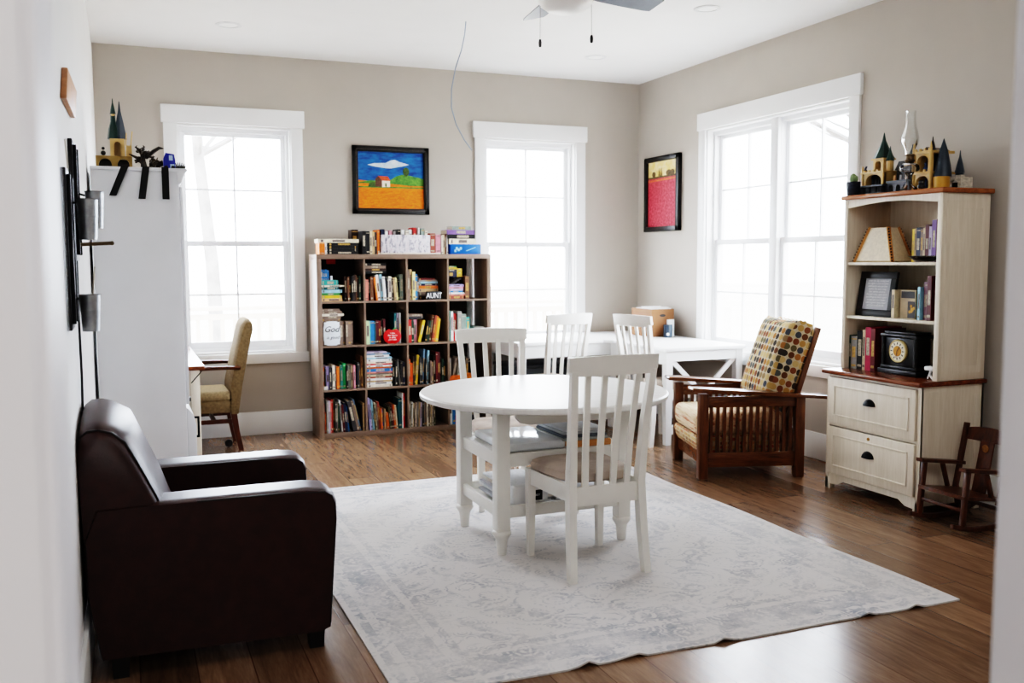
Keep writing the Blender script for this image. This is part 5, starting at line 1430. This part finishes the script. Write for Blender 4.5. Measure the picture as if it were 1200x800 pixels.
mb = MB(O); mb.lathe([(.034, Z + .165), (.026, Z + .22), (.014, Z + .26), (.012, Z + .30)], (-.03, 5.705, 0), 8); mb.mi = 1; mb.lathe([(.012, Z + .28), (.012, Z + .305)], (-.03, 5.7045, 0), 8); mb.mi = 0; cone_roof(mb, -.03, 5.705, Z + .30, Z + .385, .016); mb.build('green_spire', [m_teal_roof, m_tan], hb)
mb = MB(O); cone_roof(mb, .003, 5.7, Z + .165, Z + .37, .035, 4); mb.build('slate_spire', m_slate, hb)
mb = MB(O); mb.box(.03, .06, 5.67, 5.7, Z + .07, Z + .13); mb.tube([(.055, 5.69, Z + .13), (.065, 5.69, Z + .21)], .003, 5); mb.tube([(.03, 5.69, Z + .13), (.035, 5.69, Z + .2)], .003, 5); mb.build('side_turret', m_tan, k5)
mb = MB(O); mb.sphere((-.085, 5.67, Z + .085), .014, n=5); mb.sphere((-.085, 5.67, Z + .11), .009, n=5); mb.build('toy_figure', m_black, k5)
rq = random.Random(5)
O = (.12, 5.64, Z)
mb = MB(O); mb.tube([(.12, 5.64, Z), (.115, 5.64, Z + .05), (.11, 5.645, Z + .09)], [.022, .014, .01], 6)
for k in range(26):
    a = rq.uniform(0, 6.28); b_ = rq.uniform(.1, 1.1)
    p = Vector((.11, 5.645, Z + rq.uniform(.03, .09)))
    e = p + Vector((math.cos(a) * math.cos(b_), math.sin(a) * .5, math.sin(b_) * .8)) * rq.uniform(.03, .07)
    mb.tube([p, (p + e) / 2 + Vector((0, 0, .01)), e, e + Vector((rq.uniform(-.02, .02), 0, .008))], [.009, .007, .005, .002], 5)
mb.tube([(.13, 5.64, Z + .06), (.17, 5.64, Z + .1), (.2, 5.64, Z + .12), (.225, 5.64, Z + .118)], [.008, .012, .01, .002], 5)
tag(mb.build('toy_tree', M('dark brown toy', (44, 34, 26), .4, var=.3, vs=60)), 'dark twisted toy tree beside the castle on the tall cabinet', 'toy')
O = (.19, 5.63, Z)
mb = MB(O)
for k in range(18):
    a = rq.uniform(0, 6.28)
    p = Vector((.185 + rq.uniform(-.04, .035), 5.65 + rq.uniform(-.02, .02), Z + rq.uniform(.005, .05)))
    mb.sphere(p, rq.uniform(.008, .016), n=4)
    mb.tube([p, p + Vector((rq.uniform(-.02, .02), 0, rq.uniform(.01, .035)))], [.006, .002], 5)
tag(mb.build('toy_bushes', M('dark olive toy', (58, 48, 34), .4, var=.4, vs=60)), 'clump of dark toy bushes left of the blue toy car', 'toy')
tc_ = thing('toy_car', 'small blue toy car standing upright on the tall cabinet', 'toy', (.25, 5.63, Z), 0)
mb = MB(); mb.prism([(-.03, 0), (.03, 0), (.032, .05), (.026, .085), (-.018, .092), (-.032, .06)], 'xz', -.025, .025, .005); mb.build('car_body', M('royal blue toy', (28, 44, 150), .3), tc_)
mb = MB(); mb.box(-.002, .018, -.0265, -.025, .05, .078); mb.box(.004, .026, -.0265, -.025, .006, .03); mb.build('car_window', M('pale blue window', (170, 196, 226), .2), tc_)
for s in (-1, 1):
    mb = MB(); mb.lathe([(.001, -.03), (.011, -.03), (.011, -.024)], (s * .018, 0, .011), 12, 'y'); mb.build('wheel', m_black, tc_)
O = (.315, 5.62, Z)
mb = MB(O)
for k in range(9):
    a = -1.2 + k * .3
    mb.tube([(.305 + .005 * k - .02, 5.62, Z + .002), (.305 + .04 * math.sin(a) , 5.62 + .01 * math.cos(k), Z + .02 + .022 * math.cos(a))], [.006, .002], 5)
mb.box(.275, .335, 5.605, 5.635, Z, Z + .006)
tag(mb.build('toy_twigs', m_toyd), 'tiny dark toy twigs on the crown end of the tall cabinet', 'toy')

# desk under the left window
O = (.15, 6.9, 0)
wd = thing('writing_desk', 'cream writing desk with red-brown top below the left window', 'desk', O)
DX = .445
mb = MB(O); mb.box(L + .018, DX, 6.19, 7.80, .735, .762, .007, seg=3); mb.build('desktop', m_cabtop, wd)
for x in (DX - .06, L + .06):
    for y in (6.235, 7.755):
        mb = MB(O); mb.box(x - .028, x + .028, y - .028, y + .028, 0, .735, .003); mb.build('leg', m_cab, wd)
mb = MB(O); mb.box(L + .06, DX - .07, 6.235, 6.255, .62, .735); mb.box(DX - .075, DX - .055, 6.26, 7.73, .62, .735); mb.box(L + .03, L + .05, 6.26, 7.73, .62, .735); mb.build('apron', m_cab, wd)
mb = MB(O); mb.box(L + .06, DX - .075, 6.236, 6.25, .02, .62); mb.build('side_panel', m_cab, wd)
mb = MB(O); mb.tube([(DX - .085, 6.2, .655), (DX - .02, 6.2, .728)], .0035, 6); mb.build('brace', m_iron, wd)

# upholstered desk chair, facing the desk
O = (.62, 7.47, 0)
dc = thing('desk_chair', 'olive tweed high-back armchair with dark wood arms at the left desk', 'chair', O)
CY0_, CY1_ = 7.24, 7.70
prof = [(.70, .28), (.75, .28), (.785, .5), (.84, .78), (.872, .93), (.868, .965), (.85, .985), (.825, .98), (.80, .955), (.785, .92), (.735, .7), (.69, .48)]
mb = MB(O); loops = []
for i in range(11):
    t_ = i / 10; y = CY0_ + (CY1_ - CY0_) * t_
    e = 1 - min(1, min(t_, 1 - t_) * 8)
    loops.append([(x + (0.012 * e if j >= 8 else 0), y, z - (.02 * e ** 2 if z > .9 else 0)) for j, (x, z) in enumerate(prof)])
mb.loft(loops); mb.build('backrest', m_oliv, dc, ang=1.0)
mb = MB(O); mb.box(.40, .71, CY0_ + .005, CY1_ - .005, .29, .385, .012); mb.build('seat_base', m_oliv, dc)
mb = MB(O); mb.box(.39, .705, CY0_ - .002, CY1_ + .002, .375, .455, .035, seg=4); mb.build('seat_cushion', m_olivl, dc, ang=1.2)
for y in (CY0_ - .01, CY1_ + .01):
    mb = MB(O); mb.tube([(.77, y, .625), (.68, y, .63), (.55, y, .632), (.44, y, .63), (.41, y, .62)], [.014, .016, .017, .018, .014], 8); mb.tube([(.44, y, .62), (.43, y, .5), (.44, y, .36)], [.014, .013, .014], 8); mb.build('arm', m_dark, dc)
for y in (CY0_ + .03, CY1_ - .03):
    mb = MB(O); mb.rects([(.765, y, 0, .036, .034), (.735, y, .15, .04, .038), (.715, y, .3, .046, .044)]); mb.build('leg', m_dark, dc)
    mb = MB(O); mb.rects([(.43, y, .0, .034, .034), (.43, y, .3, .042, .042)]); mb.build('leg', m_dark, dc)
    mb = MB(O); mb.beam((.43, y, .225), (.72, y, .225), .022, .03); mb.build('stretcher', m_dark, dc)
mb = MB(O); mb.beam((.58, CY0_ + .03, .225), (.58, CY1_ - .03, .225), .022, .03); mb.build('stretcher', m_dark, dc)
mb = MB(O); mb.lathe([(.001, -.012), (.028, -.012), (.03, -.006), (.03, .006), (.028, .012)], (.69, CY0_ + .18, .031), 20, 'y'); mb.build('caster', m_black, dc)

# ------------------------------------------------------------------ left wall fittings
pqs = thing('wood_plaque', 'plain wooden board plaque high on the left wall', 'plaque', (L, 3.7, 1.93))
mb = MB((L, 3.7, 1.93)); mb.prism([(3.34, 1.93), (3.5, 2.055), (4.18, 2.09), (3.95, 1.953)], 'yz', L + .001, L + .02, .003); mb.build('board', wood('plaque pine', (150, 96, 52), (190, 134, 84), (3, 3, 3), .5), pqs)
def bucket(x, y, z, label, h=.125, r=.031, pens=2):
    b_ = thing('metal_bucket', label, 'bucket', (x, y, z), 0, 'galvanised buckets on the wall boards')
    mb = MB(); mb.lathe([(r * .82, 0), (r, h), (r + .003, h + .003), (r - .003, h + .002), (r * .8, .006)], n=22); mb.build('pail', m_galv, b_)
    mb = MB(); mb.lathe([(r * .93, h * .55), (r * .96, h * .58), (r * .95, h * .61)], n=22, cap=False); mb.build('rib', m_galv, b_)
    mb = MB(); mb.tube([(-r, 0, h * .9), (-r - .02, 0, h * .95)], .004, 6); mb.build('hook', m_iron, b_)
    return b_
for k, (y0, y1, z0, z1, nm) in enumerate(((3.16, 3.34, 1.205, 1.70, 'black board with hanging buckets on left wall, nearer the doorway'), (3.66, 3.86, 1.42, 1.845, 'black board on left wall, farther one by the white cabinet'))):
    O = (L, (y0 + y1) / 2, z0)
    b_ = thing('wall_organizer', nm, 'wall organizer', O)
    mb = MB(O); mb.box(L + .001, L + .016, y0, y1, z0, z1, .003); mb.build('board', m_black, b_)
    mb = MB(O); mb.box(L + .016, L + .028, y0 + .01, y0 + .03, z0 + .02, z1 - .02, .002); mb.box(L + .016, L + .028, y1 - .03, y1 - .01, z0 + .02, z1 - .02, .002); mb.build('rail', m_iron, b_)
bucket(L + .068, 3.28, 1.485, 'galvanised bucket high on the nearer black board')
bucket(L + .064, 3.28, 1.195, 'galvanised bucket low on the nearer black board', .115)
bucket(L + .078, 3.74, 1.535, 'galvanised bucket on the farther black board', .13)
O = (L + .03, 3.8, 1.48)
mb = MB(O); mb.tube([(L + .017, 3.80, 1.478), (L + .13, 3.8, 1.484)], .007, 10); mb.sphere((L + .13, 3.8, 1.484), .008, n=6)
tag(mb.build('wooden_peg', M('brown dowel', (96, 78, 52), .5)), 'brown peg sticking out of the farther black wall board', 'peg')
pl = [('thin pale stick standing in the low bucket', (L + .066, 3.285, 1.25), (L + .082, 3.29, 1.40)), ('thin pale stick at the top of the nearer board', (L + .02, 3.22, 1.7005), (L + .014, 3.23, 1.79))]
for nm, a, b_ in pl:
    mb = MB(a); mb.tube([a, b_], .0028, 6); tag(mb.build('thin_stick', M('pale stick', (196, 190, 180), .5)), nm, 'stick')
cd = thing('power_cord', 'black power cord running down the left wall to an outlet', 'cord', (L, 3.78, .8))
mb = MB((L, 3.78, .8)); mb.tube([(L + .01, 3.78, 1.42), (L + .008, 3.79, 1.2), (L + .01, 3.78, 1.0), (L + .008, 3.78, .86)], .005, 6); mb.build('cord', m_black, cd)
mb = MB((L, 3.78, .8)); mb.box(L + .002, L + .03, 3.76, 3.80, .82, .87, .004); mb.build('plug', m_black, cd)

# ------------------------------------------------------------------ ceiling fan, lights, dangling wire
FC = (2.1, 4.4)
O = (FC[0], FC[1], H)
fan = thing('ceiling_fan', 'ceiling fan with grey blades, white globe light and pull chains', 'ceiling fan', O)
m_fan = M('slate fan blade', (92, 100, 112), .35, var=.04); m_fanw = M('white fan housing', (232, 232, 232), .35)
mb = MB(O); mb.lathe([(.07, H - .0005), (.07, H - .03), (.03, H - .05), (.014, H - .055), (.014, H - .14), (.03, H - .15), (.1, H - .17), (.12, H - .2), (.12, H - .27), (.1, H - .29), (.06, H - .3)], (FC[0], FC[1], 0), 36); mb.build('motor_housing', m_fanw, fan)
mb = MB(O); gz = H - .30
mb.lathe([(.06, gz), (.135, gz - .02), (.138, gz - .04), (.128, gz - .06), (.1, gz - .08), (.06, gz - .094), (.02, gz - .099)], (FC[0], FC[1], 0), 36)
m_globe = M('frosted globe glass', (250, 248, 244), .4, var=.005); mb.build('globe_light', m_globe, fan)
for a in (10, 82, 154, 226, 298):
    A = math.radians(a)
    Rm = Matrix.Translation((0, 0, 0)) @ Matrix.Rotation(A, 4, 'Z')
    mb = MB(); loops = []
    for r_, w in ((.17, .045), (.24, .058), (.4, .066), (.56, .068), (.6, .062)):
        tl = math.radians(13)
        loops.append([(r_, -w * math.cos(tl), -.3 + .5 * 0 + w * math.sin(tl) + .02), (r_, w * math.cos(tl), -.3 - w * math.sin(tl) + .02), (r_, w * math.cos(tl), -.294 - w * math.sin(tl) + .02), (r_, -w * math.cos(tl), -.294 + w * math.sin(tl) + .02)])
    mb.loft(loops); mb.xf(Rm); bd = mb.build('blade', m_fan, fan)
    mb = MB(); mb.box(.1, .22, -.02, .02, -.272, -.266, .002); mb.xf(Rm); mb.build('blade_arm', m_iron, bd)
for dx, dy, zb in ((-.112, .046, 2.49), (.115, -.046, 2.51)):
    mb = MB(O); mb.tube([(FC[0] + dx * .95, FC[1] + dy * .95, H - .29), (FC[0] + dx * 1.05, FC[1] + dy * 1.05, H - .33), (FC[0] + dx * 1.06, FC[1] + dy * 1.06, zb + .03)], .0013, 5); chn = mb.build('pull_chain', M('chain', (120, 116, 112), .4, .6), fan)
    mb = MB(O); mb.lathe([(.003, zb - .004), (.0075, zb), (.0085, zb + .02), (.006, zb + .034), (.002, zb + .036)], (FC[0] + dx * 1.06, FC[1] + dy * 1.06, 0), 10); mb.build('pull_knob', m_black, chn)
m_led = M('unlit diffuser', (246, 246, 244), .5, var=.004)
for x, y, nm in ((.728, 6.938, 'round recessed ceiling light above the left window'), (3.586, 6.95, 'round recessed ceiling light near the far room corner'), (3.586, 5.364, 'round recessed ceiling light nearer us by the right wall')):
    dlt = thing('downlight', nm, 'ceiling light', (x, y, H), 0, 'recessed ceiling lights')
    mb = MB(); mb.lathe([(.062, -.0005), (.064, -.006), (.088, -.004), (.09, -.0005)], n=36, cap=False); mb.build('trim_ring', M('light ring', (222, 222, 222), .4), dlt)
    mb = MB(); mb.lathe([(.001, -.003), (.062, -.003), (.063, -.001)], n=36); mb.build('diffuser', m_led, dlt)
wp = [(2.227, 6.251, 3.0495), (2.22, 6.26, 2.96), (2.20, 6.27, 2.86), (2.165, 6.3, 2.74), (2.145, 6.33, 2.6), (2.15, 6.35, 2.48), (2.19, 6.37, 2.37), (2.26, 6.4, 2.27), (2.325, 6.42, 2.2)]
mb = MB(wp[0]); mb.tube(wp, .0036, 6)
tag(mb.build('hanging_wire', M('grey blue wire', (136, 152, 172), .5)), 'loose grey-blue wire dangling from the ceiling before the middle window', 'wire')

# ------------------------------------------------------------------ light
w = bpy.data.worlds.new('overcast sky'); sc.world = w; w.use_nodes = True
nt = w.node_tree
bg = nt.nodes['Background']
tc = nt.nodes.new('ShaderNodeTexCoord')
nz = N(nt, 'ShaderNodeTexNoise', i_Scale=2.0, i_Detail=3.0); nt.links.new(tc.outputs['Generated'], nz.inputs['Vector'])
cr_ = ramp(nt, nz.outputs[0], [(.35, (.83, .93, 1.08, 1)), (.65, (.90, .95, 1.04, 1))])
nt.links.new(cr_, bg.inputs[0]); bg.inputs[1].default_value = 6.5
def portal(loc, rot, sx, sy):
    l = bpy.data.lights.new('window_portal', 'AREA'); l.shape = 'RECTANGLE'; l.size = sx; l.size_y = sy; l.cycles.is_portal = True
    o = bpy.data.objects.new('window_portal', l); COL.objects.link(o); o.location = loc; o.rotation_euler = rot
ZC, ZH = (ZB + ZT) / 2, ZT - ZB
portal(((W1[0] + W1[1]) / 2, D + WT + .01, ZC), (-PI / 2, 0, 0), W1[1] - W1[0], ZH)
portal(((W2[0] + W2[1]) / 2, D + WT + .01, ZC), (-PI / 2, 0, 0), W2[1] - W2[0], ZH)
portal((R + WT + .01, (W3[0] + W3[1]) / 2, ZC), (0, PI / 2, 0), ZH, W3[1] - W3[0])
def lamp(name, loc, rot, e, sx, sy, col=(1, 1, 1)):
    l = bpy.data.lights.new(name, 'AREA'); l.shape = 'RECTANGLE'; l.size = sx; l.size_y = sy; l.energy = e; l.color = col
    o = bpy.data.objects.new(name, l); COL.objects.link(o); o.location = loc; o.rotation_euler = rot
lamp('hall_light', (.6, -1.4, 2.7), (0, 0, 0), 9, 1.2, 1.2, (1, .99, .98))
lamp('added_fill_light', (2.7, 1.5, 2.9), (math.radians(35), 0, 0), 5, 2.4, 1.0, (.97, .98, 1.0))  # unseen soft fill, added to brighten surfaces that face the camera

# ------------------------------------------------------------------ camera
yaw, pitch, roll, f, hc_ = .3886, .0855, -.004, 1104.25, 1.4135
fw_ = Vector((math.sin(yaw) * math.cos(pitch), math.cos(yaw) * math.cos(pitch), -math.sin(pitch)))
rt_ = Vector((math.cos(yaw), -math.sin(yaw), 0)); up_ = rt_.cross(fw_)
r2 = rt_ * math.cos(roll) + up_ * math.sin(roll); u2 = -rt_ * math.sin(roll) + up_ * math.cos(roll)
cam = bpy.data.cameras.new('camera'); co = bpy.data.objects.new('camera', cam); COL.objects.link(co)
co.matrix_world = Matrix.Translation((0, 0, hc_)) @ Matrix((r2, u2, -fw_)).transposed().to_4x4()
cam.sensor_width = 36; cam.lens = f / 1200 * 36; cam.clip_start = .05; cam.clip_end = 200
cam.dof.use_dof = True; cam.dof.focus_distance = 4.6; cam.dof.aperture_fstop = 3.6
sc.camera = co
try:
    sc.cycles.use_denoising = True
    sc.cycles.denoiser = 'OPENIMAGEDENOISE'
except Exception: pass
sc.cycles.max_bounces = 12; sc.cycles.diffuse_bounces = 6; sc.cycles.transparent_max_bounces = 12
sc.cycles.sample_clamp_indirect = 8
sc.view_settings.view_transform = 'Filmic'
sc.view_settings.exposure = 2.3
try: sc.view_settings.look = 'Very High Contrast'
except Exception: pass
